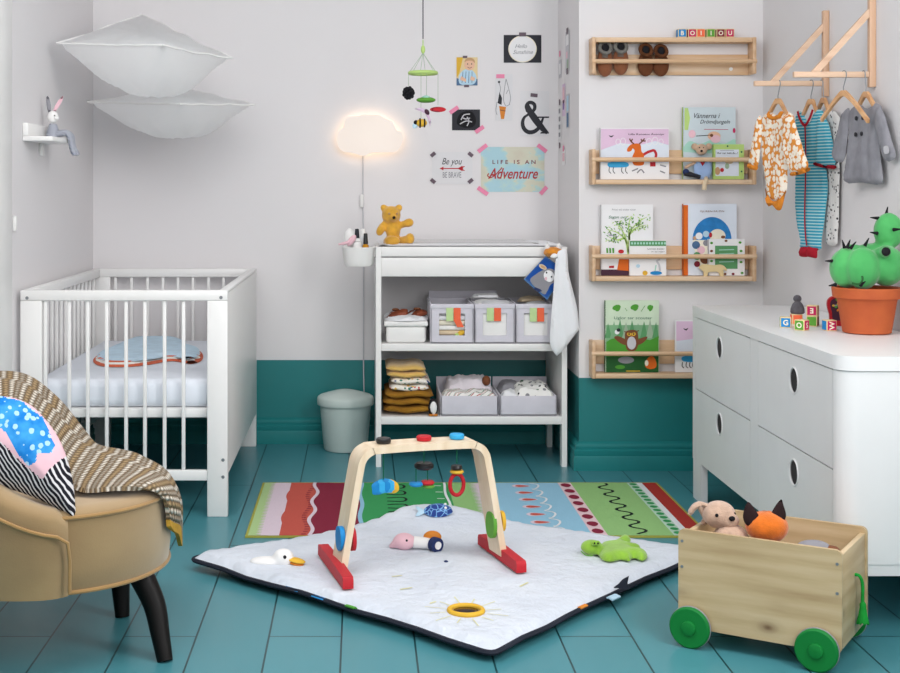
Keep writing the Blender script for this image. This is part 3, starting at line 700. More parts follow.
MB().sph(P(351.5, 240.5, 5.215), (.012, .010, .026), 'rose', rot(0, 38)).build('brush_head', br_)
pd = thing('cotton_box', 'round white cotton dispenser at the back left of the hanging tray', 'box', (P(349.5, 0, 5.285).x, 5.285, fz))
MB().lathe([(.018, 0), (.022, .004), (.022, P(0, 236, 5.285).z - fz), (.019, P(0, 232, 5.285).z - fz), (.004, P(0, 228.5, 5.285).z - fz)], (P(349.5, 0, 5.285).x, 5.285, fz), 'soft_white', 24).build('body', pd)
# ------------------------------------------------------------------ things on the changing table
ST, SB = .4742, .1942         # tops of the middle and the lower shelf
# teddy bear
ty = 5.30; tq = ty / K; tz0 = .857
bear = thing('teddy_bear', 'golden yellow teddy bear sitting on the changing table beside the hanging tray', 'teddy bear', (P(395, 0, ty).x, ty, tz0))
def at(x, y, d=0): return P(x, y + 1.6, ty + d)
mat('bear_fur', '#dba53a', .95, .12, 40, .6, 260, sheen=.5); mat('bear_pad', '#cf9a3c', .9, .08, 40, .4, 260, sheen=.4)
m = MB()
m.sph(at(393, 228.5), (7.6 * tq, .030, 9.8 * tq), 'bear_fur').sph(at(392.3, 239), (8.2 * tq, .034, 5.5 * tq), 'bear_fur')
m.sph(at(391.2, 213.5, -.006), (9.6 * tq, .036, 9.3 * tq), 'bear_fur', nu=24)
for x in (383.7, 399): m.sph(at(x, 206.2), (3.6 * tq, .012, 3.7 * tq), 'bear_fur')
m.sph(at(393.6, 216, -.036), (4.0 * tq, .017, 3.6 * tq), 'bear_fur')
m.tube(spline([at(386, 222), at(382, 225), at(380.2, 229.5, -.015)], 4), [.014] * 6 + [.0155] * 3, 'bear_fur', 12).sph(at(380.3, 229, -.012), (.016, .016, .022), 'bear_fur', rot(0, 25))
m.tube(spline([at(399, 224), at(404, 222.5, -.01), at(409, 221, -.015)], 4), [.014] * 6 + [.017] * 3, 'bear_fur', 12).sph(at(409.3, 221, -.014), .0175, 'bear_fur')
m.tube(spline([at(388, 240), at(390, 239.5, -.04), at(391, 239, -.075)], 4), .020, 'bear_fur', 12).sph(at(392.3, 239.2, -.07), (8.0 * tq, .016, 5.2 * tq), 'bear_fur')
m.tube(spline([at(398, 240), at(404, 239, -.03), at(410, 237.5, -.05)], 4), .018, 'bear_fur', 12).sph(at(410, 237, -.05), (4.6 * tq, .02, 5.6 * tq), 'bear_fur')
m.build('body', bear, remesh=.0045)
MB().sph(at(392.5, 239, -.085), (6.0 * tq, .004, 3.9 * tq), 'bear_pad').build('foot_pad', bear)
for x in (389.3, 397.2): MB().sph(at(x, 212, -.041), .0045, 'tan', nu=10, nv=8).build('eye', bear)
MB().sph(at(394, 216, -.053), (.0065, .0045, .006), 'soft_black', nu=12, nv=8).build('nose', bear)

# small white basket with brown booties
wy = 5.212
x0, x1 = P(384, 0, wy).x, P(428, 0, wy).x
bk = thing('storage_basket', 'small white plastic lidded basket, left end of the middle shelf', 'basket', ((x0 + x1) / 2, 5.37, ST))
MB().bx(x0 + .008, x1 - .008, wy, 5.46, ST, ST + .066, W, .012, 3).build('body', bk)
MB().bx(x0, x1, wy - .008, 5.468, ST + .064, ST + .085, W, .006, 3).build('rim', bk)
MB().puff(spline([(x0 + .015, wy + .01), (x1 - .01, wy + .012), (x1 - .012, 5.45), (x0 + .015, 5.45)], 4, True), flat(ST + .086), .016, 0, 'white_cloth', w=.04, h=.014, fn=lambda x, y, z, s: (x, y, z * (.55 + .9 * max(0, noise.noise(V((x * 26, y * 26, 2))) + .45)))).build('crumpled_cloth', None, 'crumpled white cloth lying in the small white basket', 'cloth')
t = NT('brown_leather'); v = t.coord(); t.col(t.ramp(t.noise(v, 25, 4), [(.3, '#6d2f17'), (.7, '#8e4526')])); t.set(Roughness=.6); t.bump(t.noise(v, 40, 4), .5, .01)
def bootie(pts, Y, lab):
    m = MB(); pl = front(Y); m.puff(spline(pl.px(*pts), 3, True), pl, .026, .026, 'brown_leather', w=.02, h=.007, fn=lambda x, y, z, s: (x, y + .004 * noise.noise(V((x * 60, z * 60, 1))), z))
    t = thing('baby_bootie', lab, 'shoe', pl.w(*pl.one(sum(p[0] for p in pts) / len(pts), max(p[1] for p in pts)))); m.build('upper', t)
    p = pts[:2]; MB().ring(pl.w(*pl.one(*pts[-1])), .010, .004, 'brown', (0, .3, 1), 16, 8).build('ankle_opening', t)
bootie([(384.5, 318.5), (398, 317.8), (407, 318), (408, 311), (406, 308.8), (400, 309.2), (394, 311.5), (387, 314.5), (395.5, 309.6)], 5.27, 'brown leather baby bootie on the white basket, left of the two')
bootie([(407.5, 318.5), (418, 317.5), (426, 315.5), (427.5, 312.5), (424, 309.6), (416, 309.5), (410, 311), (407, 315), (417, 309)], 5.28, 'brown leather baby bootie on the white basket, right of the two')

# grey felt boxes with window pockets
def felt_box(x0, x1, label, contents):
    Y = 5.2; a, b = P(x0, 0, Y).x, P(x1, 0, Y).x; h = .152; d = .30
    t = thing('felt_box', label, 'box', ((a + b) / 2, Y + d / 2, ST))
    m = MB().bx(a, a + .006, Y, Y + d, ST, ST + h, 'grey_felt', .002).bx(b - .006, b, Y, Y + d, ST, ST + h, 'grey_felt', .002).bx(a, b, Y + d - .006, Y + d, ST, ST + h, 'grey_felt', .002).bx(a, b, Y, Y + d, ST, ST + .005, 'grey_felt', .001)
    pl = front(Y); w_ = b - a
    hole = [(a + w_ * .2, ST + h * .20), (a + w_ * .8, ST + h * .20), (a + w_ * .8, ST + h * .76), (a + w_ * .2, ST + h * .76)]
    m.prism([(a, ST), (b, ST), (b, ST + h), (a, ST + h)], pl, -.005, 0, 'grey_felt', [hole]).bx(a - .001, b + .001, Y - .003, Y + .002, ST + h - .018, ST + h, 'grey_felt', .001)
    m.build('shell', t)
    return t, a, b, Y, h, d
def flags(t, pl, xg, yt, w_, yb):
    for k, (mm) in enumerate(('label_green', 'label_orange')):
        MB().poly(pl.px((xg + k * w_, yt), (xg + (k + 1) * w_ - .4, yt), (xg + (k + 1) * w_ - .4, yb), (xg + k * w_, yb)), pl, mm, .0042).poly(pl.px((xg + k * w_, yt), (xg + (k + 1) * w_ - .4, yt), (xg + (k + 1) * w_ - .4, yb), (xg + k * w_, yb))[::-1], pl, mm, .0040).build('label_tag', t, ('pale green' if k == 0 else 'orange') + ' fabric tag')
b1, a, b, Y, h, d = felt_box(430.6, 473.6, 'grey felt box with clear window, leftmost of three on the middle shelf', 0); flags(b1, front(Y), 446.2, 307.8, 7.4, 321)
MB().prism(front(Y).px((453.8, 320.5), (460.8, 320.5), (463.8, 327), (457, 327)), front(Y), .003, .0045, 'label_orange').build('label_tag', b1, 'lower folded end of the orange tag')
# folded cloths behind the window
for k in range(5): MB().bx(a + .012, b - .012, Y + .012, Y + .2, ST + .012 + k * .019, ST + .029 + k * .019, ('white_cloth', 'beige', 'soft_white', 'cream', 'white_cloth')[k], .006, 3).build('folded_cloth', None, ('folded white cloth', 'folded beige cloth', 'folded off white cloth', 'folded cream cloth', 'topmost folded white cloth')[k] + ' behind the window of the leftmost felt box', 'cloth', 'folded cloths in the leftmost felt box')
yc = P(461, 333, Y + .009); MB().sph(yc, (.014, .004, .010), 'yellow', rot(0, -25)).sph(yc + V((-.014, 0, -.006)), (.010, .004, .006), 'lightgreen').build('small_toy', None, 'small yellow and green toy behind the window of the leftmost felt box', 'toy')
b2, a2, b2x, Y, h, d = felt_box(475, 514.6, 'grey felt box with white cloths piled on top, middle of three', 0); flags(b2, front(Y), 486.7, 307.8, 7.3, 321)
MB().bx(a2 + .018, b2x - .010, Y + .008, Y + .12, ST + .006, ST + .118, 'soft_white', .004).build('folded_cloth', None, 'white cloth behind the window of the middle felt box', 'cloth')
b3, a3, b3x, Y, h, d = felt_box(516, 555.5, 'grey felt box partly behind the hanging white towel, rightmost of three', 0); flags(b3, front(Y), 529.6, 307.8, 7.4, 321.5)
MB().bx(a3 + .018, b3x - .010, Y + .008, Y + .12, ST + .006, ST + .112, 'soft_white', .004).build('folded_cloth', None, 'white cloth behind the window of the rightmost felt box', 'cloth')
def roll(x0, x1, y0, y1, Y, m_, label, k=5):
    """thick cloth folded over: side view is a flattened roll"""
    m = MB(); pl = front(Y); W_ = (x1 - x0); pts = []
    m.puff(spline(pl.px((x0, y1), (x0 - .5, (y0 + y1) / 2 + 1), (x0 + W_ * .12, y0 + 1), (x0 + W_ * .5, y0), (x0 + W_ * .85, y0 + .5), (x1, (y0 + y1) / 2), (x1 - .5, y1)), 4, True), pl, .05, .05, m_, w=.02, h=.009, fn=lambda x, y, z, s: (x, y + .005 * noise.noise(V((x * 30, y * 30, z * 20))), z))
    m.build('folded_cloth', None, label, 'cloth')
ybt = P(0, 0, 5.3)
roll(472.5, 498, 292.5, 298.5, 5.36, 'white_cloth', 'cream white folded cloth, topmost on the middle felt box')
roll(473, 503, 299, 305.5, 5.34, 'soft_white', 'off white folded cloth under the topmost one on the middle felt box')
roll(481, 511, 300, 309, 5.30, 'white_cloth', 'white cloth folded at the front of the middle felt box')
roll(519, 543, 295.5, 302, 5.36, 'beige', 'beige folded cloth on top of the rightmost felt box')
roll(524, 549, 301, 309, 5.31, 'white_cloth', 'white cloth folded at the front of the rightmost felt box')
# flat grey lid stored upright behind the left box
MB().bx(P(428.5, 0, 5.55).x, P(497, 0, 5.55).x, 5.545, 5.556, ST, P(0, 290.5, 5.55).z, 'grey_felt', .004).build('felt_screen', None, 'flat grey felt panel standing behind the leftmost felt box', 'felt panel')

# folded textiles on the lower shelf
def fold_stack(x0, x1, y0, y1, Y, d, m_, n, name, label, cat, wob=.004, layers=True, dx=0):
    """folded textile: n soft layers, joined by a fold at the front"""
    a, b = P(x0, 0, Y).x, P(x1, 0, Y).x; z0, z1 = P(0, y1, Y).z + .005, P(0, y0, Y).z + .003; hh = (z1 - z0) / n
    m = MB()
    for k in range(n):
        zc = z0 + hh * (k + .5); o = wob * 2 * R.uniform(-1, 1)
        rows = []
        for i in range(15):
            x = a + o + (b - a) * i / 14; e = min(1, min(i, 14 - i) / 1.6) ** .5
            rows.append([(x, Y + d / 2 + (d / 2) * math.copysign(abs(ca) ** .35, ca) * (.9 + .1 * e), zc + hh * .54 * e * sa + wob * noise.noise(V((x * 22, k * 3.1, ca * .7))) + wob * .8 * math.sin(i * .7 + k)) for ca, sa in ((math.cos(q), math.sin(q)) for q in [2 * PI * j / 14 for j in range(15)])])
        m.grid(rows, m_, 0)
        m.add(rows[0][:-1], [list(range(14))], m_); m.add(rows[-1][:-1], [list(range(13, -1, -1))], m_)
    return m.build(name, None, label, cat, sharp=180)
t = NT('mustard_knit'); v = t.coord(); wv = t.n('ShaderNodeTexWave', Scale=140, Distortion=2, bands_direction='DIAGONAL'); t.l(v, wv.inputs[0]); t.col(t.ramp(t.noise(v, 18, 4), [(.3, '#8a5c12'), (.7, '#b07d1e')])); t.bump(wv.outputs['Fac'], .5, .003); t.set(Roughness=.95)
mat('yellow_terry', '#dcb565', .95, .06, 30, .6, 250, sheen=.4)
t = NT('alphabet_cloth'); v = t.coord()
vo = t.n('ShaderNodeTexVoronoi', Scale=62, Randomness=.85); t.l(v, vo.inputs['Vector'])
dots = t.math('LESS_THAN', vo.outputs['Distance'], .36)
wn = t.n('ShaderNodeSeparateColor'); t.l(vo.outputs['Color'], wn.inputs[0])
t.col(t.mix(dots, '#efeae0', t.ramp(wn.outputs[0], [(0, '#c9402c'), (.3, '#2d3f78'), (.55, '#e4b63a'), (.75, '#efeae0'), (.85, '#3b7a6a')], 'CONSTANT'))); t.set(Roughness=.9)
fold_stack(384.5, 433, 392.5, 415.5, 5.205, .30, 'mustard_knit', 3, 'knitted_blanket', 'mustard knitted blanket at the bottom of the folded pile on the lower shelf', 'blanket', .004)
fold_stack(391, 430.5, 379.5, 393.6, 5.215, .28, 'alphabet_cloth', 2, 'patterned_cloth', 'white cloth with colourful print folded between the yellow towel and mustard blanket', 'cloth', .003)
fold_stack(387.5, 427.5, 367.0, 380.0, 5.215, .27, 'yellow_terry', 2, 'folded_towel', 'light yellow towel at the top of the folded pile on the lower shelf', 'towel', .003)
# penguin toy
py_ = 5.212; pz = SB
pg = thing('toy_penguin', 'small black and white penguin toy beside the folded pile on the lower shelf', 'toy', (P(433, 0, py_).x, py_, pz)); pc = (P(433, 0, py_).x, py_, pz)
MB().lathe([(.010, .004), (.017, .012), (.019, .028), (.016, .048), (.011, .060), (.004, .066)], pc, 'soft_black', 18).build('body', pg)
MB().sph((pc[0] + .001, pc[1] - .010, pz + .031), (.014, .0105, .026), 'soft_white').build('belly', pg)
for s_ in (-1, 1): MB().sph((pc[0] + s_ * .009, pc[1] - .012, pz + .004), (.009, .012, .004), 'orange').build('foot', pg)
# open grey boxes of clothes
def low_box(x0, x1, label):
    Y = 5.2; a, b = P(x0, 0, Y).x, P(x1, 0, Y).x; t = thing('felt_tray', label, 'box', ((a + b) / 2, 5.36, SB)); h = .077; d = .30
    m = MB().bx(a, a + .007, Y, Y + d, SB, SB + h, 'grey_felt', .002).bx(b - .007, b, Y, Y + d, SB, SB + h, 'grey_felt', .002).bx(a, b, Y, Y + .007, SB, SB + h, 'grey_felt', .002).bx(a, b, Y + d - .007, Y + d, SB, SB + h + .035, 'grey_felt', .002).bx(a, b, Y, Y + d, SB, SB + .006, 'grey_felt')
    m.build('shell', t); return a, b, Y, d, h
def heap(a, b, y0, y1, z, h, m_, name, label, seed, amp=.012):
    MB().puff([(a, y0), (b, y0), (b, y1), (a, y1)], flat(z), h, .02, m_, w=.05, h=.011, fn=lambda x, y, zz, s: (x, y, zz + (amp * noise.noise(V((x * 28, y * 28, seed))) + amp * .6 * noise.noise(V((x * 60, y * 60, seed))) if zz > .002 else 0))).build(name, None, label, 'clothes')
mat('white_lilac', '#e4dde4', .9, .05, 20, .3, 90, sheen=.3)
def spotted(name, base, cols, sc, thr, rand=1):
    t = NT(name); v = t.coord(); vo = t.n('ShaderNodeTexVoronoi', Scale=sc, Randomness=rand); t.l(v, vo.inputs['Vector']); se = t.n('ShaderNodeSeparateColor'); t.l(vo.outputs['Color'], se.inputs[0])
    t.col(t.mix(t.math('LESS_THAN', vo.outputs['Distance'], thr), base, t.ramp(se.outputs[0], [(i / len(cols), c) for i, c in enumerate(cols)], 'CONSTANT'))); t.set(Roughness=.9); return t
spotted('leaf_print', '#efeeea', ['#2c2f33', '#efeeea', '#3f6b4c', '#8b8b90'], 45, .38)
t = NT('candy_stripe'); v = t.coord(rot=(0, 0, .9)); wv = t.n('ShaderNodeTexWave', Scale=9, Distortion=6, Detail=1); t.l(v, wv.inputs[0]); t.col(t.ramp(wv.outputs['Fac'], [(0, '#f0eeea'), (.45, '#1f7a55'), (.62, '#f0eeea'), (.78, '#b32430'), (.9, '#f0eeea')], 'CONSTANT')); t.set(Roughness=.9)
a, b, Y, d, h = low_box(440.5, 498.5, 'open grey felt box with striped baby clothes on the lower shelf')
heap(a + .008, b - .008, Y + .009, Y + .12, SB + .070, .022, 'candy_stripe', 'baby_clothes', 'red and green striped baby clothes at the front of the left open felt box', 1.5, .008)
heap(a + .03, b - .01, Y + .125, Y + .27, SB + .074, .052, 'white_lilac', 'baby_clothes', 'crumpled pale white clothes at the back of the left open felt box', 4.2, .016)
MB().sph((b - .035, Y + .13, SB + .118), (.017, .02, .02), 'brown').build('baby_sock', None, 'small brown sock on the pale clothes in the left open felt box', 'sock')
a, b, Y, d, h = low_box(500, 557, 'open grey felt box with leaf printed baby clothes on the lower shelf')
heap(a + .06, b - .01, Y + .01, Y + .24, SB + .074, .034, 'leaf_print', 'baby_clothes', 'white leaf printed baby clothes in the right open felt box', 7.7, .014)
heap(a + .010, a + .075, Y + .01, Y + .10, SB + .070, .024, 'white_cloth', 'baby_clothes', 'plain white garment at the front of the right open felt box', 2.9, .009)
heap(a + .010, a + .10, Y + .11, Y + .24, SB + .074, .038, 'grey', 'baby_clothes', 'grey garment at the back left of the right open felt box', 3.3, .009)

# hooded towel over the right front corner, soft book beside it
tw = thing('hooded_towel', 'white baby towel with orange eared hood hanging from the changing table corner', 'towel', P(565, 356, 5.12))
t1 = front(5.125)
o = spline(t1.px((556.5, 252), (566.5, 250), (568.5, 272), (572.5, 289), (577, 308), (579, 327)), 4) + spline(t1.px((579, 329), (568.5, 343.5), (561.5, 351.5), (557, 355.7)), 3) + spline(t1.px((555, 354), (551.5, 348), (550, 340), (551, 318), (553.5, 290), (555, 268)), 4)
MB().puff(o, t1, .012, .008, 'white_cloth', w=.03, h=.010, fn=lambda x, y, z, s: (x, y, z * (1 + .25 * math.sin(x * 150 + y * 20)) + .002 * math.sin(x * 75 + y * 16))).build('cloth', tw)
hd = front(5.15)
mat('fox_plush', '#d98a2b', .95, .18, 40, .5, 200, sheen=.4)
MB().puff(spline(hd.px((543.8, 254), (545, 249.5), (549, 247.5), (553, 246.8), (558, 247.5), (562, 250), (563, 255), (557, 257), (549, 257)), 4, True), hd, .030, .012, 'fox_plush', w=.025, h=.007).build('hood', tw)
for x in (547.3, 558.7): MB().puff(spline(hd.px((x - 2, 249), (x - 2.2, 245.5), (x, 242.2), (x + 2.2, 245.5), (x + 2, 249)), 4, True), hd, .010, .008, 'soft_white', w=.012, h=.006).build('ear', tw, 'white ear')
MB().puff(spline(hd.px((549.5, 257), (551.5, 253.5), (555, 253.5), (557, 257.5)), 4, True), Plane((0, 5.121, 0)), .004, .001, 'soft_white', w=.01, h=.006).build('muzzle', tw, 'white muzzle')
sb_ = front(5.165)
sbk = thing('soft_book', 'blue soft cloth book with a grey sheep, hanging tilted beside the white towel', 'book', P(541, 300, 5.16))
m = MB(); o = sb_.px((545.5, 256), (558.5, 265.5), (557.5, 285), (547, 300), (523.6, 279.5)); m.prism(o, sb_, -.006, .004, 'glass_blue', side='lightgrey')
mat('book_blue', '#1d4f9e', .8, .1); m.poly(sb_.px((545.3, 257.5), (557.5, 266), (556.5, 284.5), (546.5, 297.5), (525.5, 278)), sb_, 'book_blue', .0048)
m.poly(spline(sb_.px((530, 281), (536, 274), (543, 270), (549, 268.5), (554, 270), (556, 274), (555, 281), (550, 285), (547, 291), (543, 294)), 4, True), sb_, 'grey', .0056).ell(sb_.one(548.8, 276), 5.2 * 5.165 / K, 6.0 * 5.165 / K, sb_, 'paper', .0064, .5).ell(sb_.one(542.5, 266.8), 4.3 * 5.165 / K, 2.2 * 5.165 / K, sb_, 'beige', .0064, -.5).ell(sb_.one(543, 267), 2.8 * 5.165 / K, 1.2 * 5.165 / K, sb_, 'tan', .0070, -.5)
for x, y in ((546.3, 272.5), (551.3, 276.7)): m.ell(sb_.one(x, y), .8 * 5.165 / K, 1.0 * 5.165 / K, sb_, 'ink', .0074)
m.ell(sb_.one(545.6, 278.5), 1.3 * 5.165 / K, 1.8 * 5.165 / K, sb_, 'rose', .0072).poly(sb_.px((535, 287), (540, 289), (542, 291), (538, 292), (533.5, 289)), sb_, 'navy', .0062)
m.build('cover', sbk)
# waste bin
bn = thing('waste_bin', 'pale grey green plastic lidded bin on the floor left of the changing table', 'bin', (P(345.5, 0, 5.54).x, 5.54, 0))
bc = (P(345.5, 0, 5.54).x, 5.54, 0)
MB().lathe([(.074, 0), (.085, .002), (.090, .010), (.104, .175), (.107, .190)], bc, 'bin_plastic', 48).build('tub', bn)
tri = lambda q: V((q.x, q.y, q.z + .0))
MB().lathe([(.108, .186), (.115, .187), (.1165, .192), (.1165, .212), (.113, .219), (.104, .225), (.085, .231), (.06, .238), (.035, .2445), (.012, .2475)], bc, 'bin_plastic', 48).build('lid', bn)
MB().bx(bc[0] + .088, bc[0] + .102, bc[1] - .075, bc[1] - .06, .185, .222, 'tan', .003).build('latch', bn) if 0 else None

# ------------------------------------------------------------------ wooden wall racks on the alcove wall
RF = 5.062; rx0, rx1 = P(592.3, 0, RF).x, P(757, 0, RF).x
rz = lambda y: P(0, y, RF).z
def rack(label, yt, yb, yd, flip=False):
    zt_, zb_, zd = rz(yt), rz(yb), rz(yd)
    t = thing('picture_rail', label, 'wall rack', ((rx0 + rx1) / 2, 5.09, zb_))
    for a in (rx0, rx1 - .014): MB().bx(a, a + .014, RF + .004, YC - .001, zb_, zt_, 'pine_y', .003).build('end_panel', t)
    MB().cyl((rx0 - .001, RF + .009, zd), (rx1 + .001, RF + .009, zd), .0085, 'pine', n=16).build('front_rail', t)
    if flip:
        MB().bx(rx0 + .014, rx1 - .014, RF + .006, YC - .001, zt_ - .019, zt_ - .001, 'pine', .002).build('board', t)
        MB().bx(rx0 + .014, rx1 - .014, YC - .012, YC - .001, zb_, zb_ + .078, 'pine', .002).build('back_board', t)
        MB().cyl((P(731, 0, 5.125).x, YC - .016, rz(67.5)), (P(731, 0, 5.125).x, YC - .012, rz(67.5)), .007, 'soft_white', n=12).build('screw_cap', t)
    else:
        MB().bx(rx0 + .014, rx1 - .014, RF + .006, YC - .001, zb_ + .001, zb_ + .019, 'pine', .002).build('board', t)
        MB().bx(rx0 + .014, rx1 - .014, YC - .012, YC - .001, zt_ - .092, zt_ - .002, 'pine', .002).build('back_board', t)
    return zb_ + .0202
rack('wooden wall rack with baby shoes, topmost of the four, hung upside down', 36.8, 73.6, 61, True)
s2 = rack('wooden wall rack with the moose book and toy mouse, second from the top', 149, 184.6, 159.5)
s3 = rack('wooden wall rack with the tree book and orange spined book, third from the top', 246, 281.6, 256.6)
s4 = rack('wooden wall rack with the green owl book, lowest and partly behind the dresser', 341.5, 379, 354)
def book(x0, x1, yt, Y, z0, cover, label, art, spine=None, th=.014):
    pl = front(Y); a, b = P(x0, 0, Y).x, P(x1, 0, Y).x; z1 = P(0, yt, Y).z
    t = thing('picture_book', label, 'book', ((a + b) / 2, Y + th / 2, z0)); m = MB()
    m.bx(a, b, Y, Y + .0018, z0, z1, cover).bx(a, b, Y + th - .0018, Y + th, z0, z1, cover).bx(a - .0005, a + .0018, Y, Y + th, z0, z1, spine or cover)
    art(m, pl, lambda *p: pl.px(*p), Y / K)
    for q in m.v: q.x = min(max(q.x, a - .0005), b); q.z = min(max(q.z, z0), z1)
    m.build('cover', t)
    MB().bx(a + .0018, b - .002, Y + .0018, Y + th - .0018, z0 + .002, z1 - .002, 'page_white').build('pages', t)
mat('moose_orange', '#dd6b22', .6, .08); mat('snow', '#dfe6f1', .7, .03); mat('pinksky', '#e3c3dc', .7, .04)
def moose(m, pl, X, s):
    m.poly(X((601, 129), (668.5, 129), (668.5, 145), (655, 141), (640, 145), (620, 143), (601, 150)), pl, 'pinksky', .0006)
    m.poly(X((601, 150), (620, 143), (640, 145), (655, 141), (668.5, 145), (668.5, 163), (601, 163)), pl, 'snow', .0006)
    m.text('Lilla Ransens Äventyr', pl.one(646.5, 134.3), pl, 'plum', width=36 * s, height=2.6 * s, z=.0012, bold=.012)
    for k, (cx_, cy_, r) in enumerate(((618, 142, 2.2), (623, 141.5, 2.5), (649, 142, 2.6), (655, 141, 2.8), (661, 142, 2.2))): m.stroke([(pl.one(cx_, cy_)[0] + r * s * x, pl.one(cx_, cy_)[1] + 1.4 * r * s * y) for x, y in circ(12)], .5 * s, pl, 'paper', .001, 0, True)
    m.poly(spline(X((627, 151), (627.5, 148), (631, 144.5), (635, 143.5), (639, 143.8), (640.8, 146), (641.3, 151), (643.5, 154.5), (644, 160), (643, 165), (634, 165), (632, 158), (634.5, 151), (632.5, 148.5), (631.5, 150.5), (629, 151.7)), 4, True), pl, 'moose_orange', .0012)
    for a in (((634, 144), (631, 141.5), (629.5, 138.5)), ((631, 141.5), (632.5, 138.8)), ((639, 144), (642, 141.5), (644.5, 138.5)), ((642, 141.5), (641, 139)), ((643, 141), (645.5, 141))): m.stroke(X(*a), 1.3 * s, pl, 'brown', .0014)
    m.stroke(X((643, 155), (647, 152.5), (651, 151), (654, 150.5), (656, 154), (655.5, 158)), 2.6 * s, pl, 'red', .0010).poly(X((650, 162), (655.5, 162), (655.5, 166.5), (650, 166.5)), pl, 'red', .001)
    m.poly(spline(X((608, 163), (616, 161.5), (627, 162.5), (628, 166.5), (618, 167.5), (609, 167)), 4, True), pl, 'sky_blue', .0012)
    for k in (609.5, 613.5, 622, 626): m.stroke(X((k, 167), (k - .5, 171), (k + 1.5, 173.5)), .7 * s, pl, 'ink', .0012)
    for a in (((632, 171), (638, 168.5)), ((637, 173), (641, 169.5), (644, 173)), ((660, 165), (666, 166.5)), ((660, 171), (665, 173))): m.stroke(X(*a), 1.3 * s, pl, 'grey', .0012)
    m.poly(X((608.5, 135.2), (611, 136), (614, 135), (612, 137.3), (610, 137)), pl, 'ink', .0012)
book(600, 669, 127.8, 5.098, s2, 'paper', 'wide pink and white picture book with an orange moose, on the second rack', moose, th=.010)
mat('dream_blue', '#cdd9de', .7, .03)
def dream(m, pl, X, s):
    m.poly(X((684.5, 108), (688, 108), (690, 118), (688, 130), (684.5, 130)), pl, 'lightgreen', .0006)
    m.text('Vännerna i', pl.one(707, 115.7), pl, 'ink', width=26 * s, height=5 * s, z=.0012, shear=.35).text('Drömdjungeln', pl.one(715, 122.3), pl, 'ink', width=30 * s, height=5 * s, z=.0012, shear=.35)
    m.stroke(X((704, 129.3), (728, 129.6)), .5 * s, pl, 'magenta', .001, 0)
    m.ell(pl.one(692, 134), 3.6 * s, 4 * s, pl, 'rose', .001).poly(spline(X((684.5, 146), (690, 141), (700, 144), (712, 140), (724, 144), (735, 139), (735, 152), (684.5, 152)), 4, True), pl, 'mint', .0008)
    m.ell(pl.one(714, 136), 6.5 * s, 4.5 * s, pl, 'skin', .0012).ell(pl.one(715.5, 139), 5 * s, 4 * s, pl, 'rose', .0014).stroke(X((696, 136), (705, 135.5), (711, 135)), .7 * s, pl, 'ink', .0014).ell(pl.one(711.5, 135.4), 1.6 * s, 1.6 * s, pl, 'brown', .0016).ell(pl.one(734, 130.5), 1.3 * s, 2.6 * s, pl, 'magenta', .0012)
book(682.8, 735.6, 107.2, 5.112, s2, 'dream_blue', 'pale blue picture book with script title, tallest on the second rack', dream, 'lightgreen', .012)
def greenbook(m, pl, X, s):
    m.poly(X((715.5, 149.5), (738.8, 149.5), (738.8, 176), (715.5, 176)), pl, 'snow', .0006)
    m.text('Hur var mitt du...?', pl.one(727.5, 153), pl, 'ink', width=21 * s, height=2.0 * s, z=.0012, bold=.015).stroke(X((720, 150.6), (734, 150.6)), .4 * s, pl, 'grey', .001, 0)
    m.ell(pl.one(722, 170), 1.9 * s, 2.1 * s, pl, 'red', .001).ell(pl.one(727, 166), 2.2 * s, 3 * s, pl, 'sage', .001).ell(pl.one(717.5, 171), 2.6 * s, 4 * s, pl, 'tan', .0009).ell(pl.one(729, 162), 4 * s, 2 * s, pl, 'beige', .0009)
    for x, y in ((727.5, 146.2), (741.5, 171.5), (741.5, 152)): m.ell(pl.one(x, y), .9 * s, .9 * s, pl, 'darkgreen', .001)
book(713, 744, 144.3, 5.092, s2, 'lightgreen', 'small green bordered picture book beside the toy mouse on the second rack', greenbook, th=.010)
def treebook(m, pl, X, s):
    m.text('Fröet vid trädet växer', pl.one(624, 209.6), pl, 'grey', width=24 * s, height=1.8 * s, z=.001)
    m.text('Sagan om', pl.one(617.5, 217.5), pl, 'darkgreen', width=18 * s, height=3.6 * s, z=.0016, shear=.2)
    tr_ = [((628.5, 256), (627, 246), (624, 238), (616, 232), (608, 230)), ((628.5, 252), (629, 240), (631, 230), (640, 221), (647, 217)), ((627.5, 244), (622, 230), (616, 222)), ((629.3, 240), (628.5, 228), (630, 218)), ((629.5, 234), (636, 228), (646, 225)), ((624, 238), (617, 240), (609, 237))]
    for q in tr_: m.stroke(X(*q), lambda t_: (2.4 - 1.9 * t_) * s, pl, 'lightgreen', .0010)
    rr = random.Random(3)
    for q in tr_:
        for k in range(26):
            a = spline(q, 6); p = a[min(len(a) - 1, int(len(a) * rr.uniform(.45, 1)))]; c = pl.one(p[0] + rr.uniform(-4.5, 4.5), p[1] + rr.uniform(-4, 4))
            m.ell(c, 1.25 * s, .5 * s, pl, rr.choice(['leaf', 'lightgreen', 'lightgreen', 'toy_green', 'sage']), .0012, rr.uniform(0, 3), 7)
    m.text('växer', pl.one(611.5, 235), pl, 'navy', width=6 * s, height=2 * s, z=.0017)
    m.poly(X((601, 269.5), (630, 269.5), (630, 275.8), (601, 275.8)), pl, 'plum', .0008).poly(X((619, 259), (630, 259), (630, 271), (617, 270)), pl, 'moose_orange', .0010)
    for k in (607, 610, 613): m.stroke(X((k, 248), (k + .3, 253)), 1.8 * s, pl, 'leaf', .0012, 0)
    m.ell(pl.one(621, 251.5), 2.9 * s, 2 * s, pl, 'red', .0012).poly(X((609, 266), (614, 265.5), (614, 268), (609, 268)), pl, 'red', .0012)
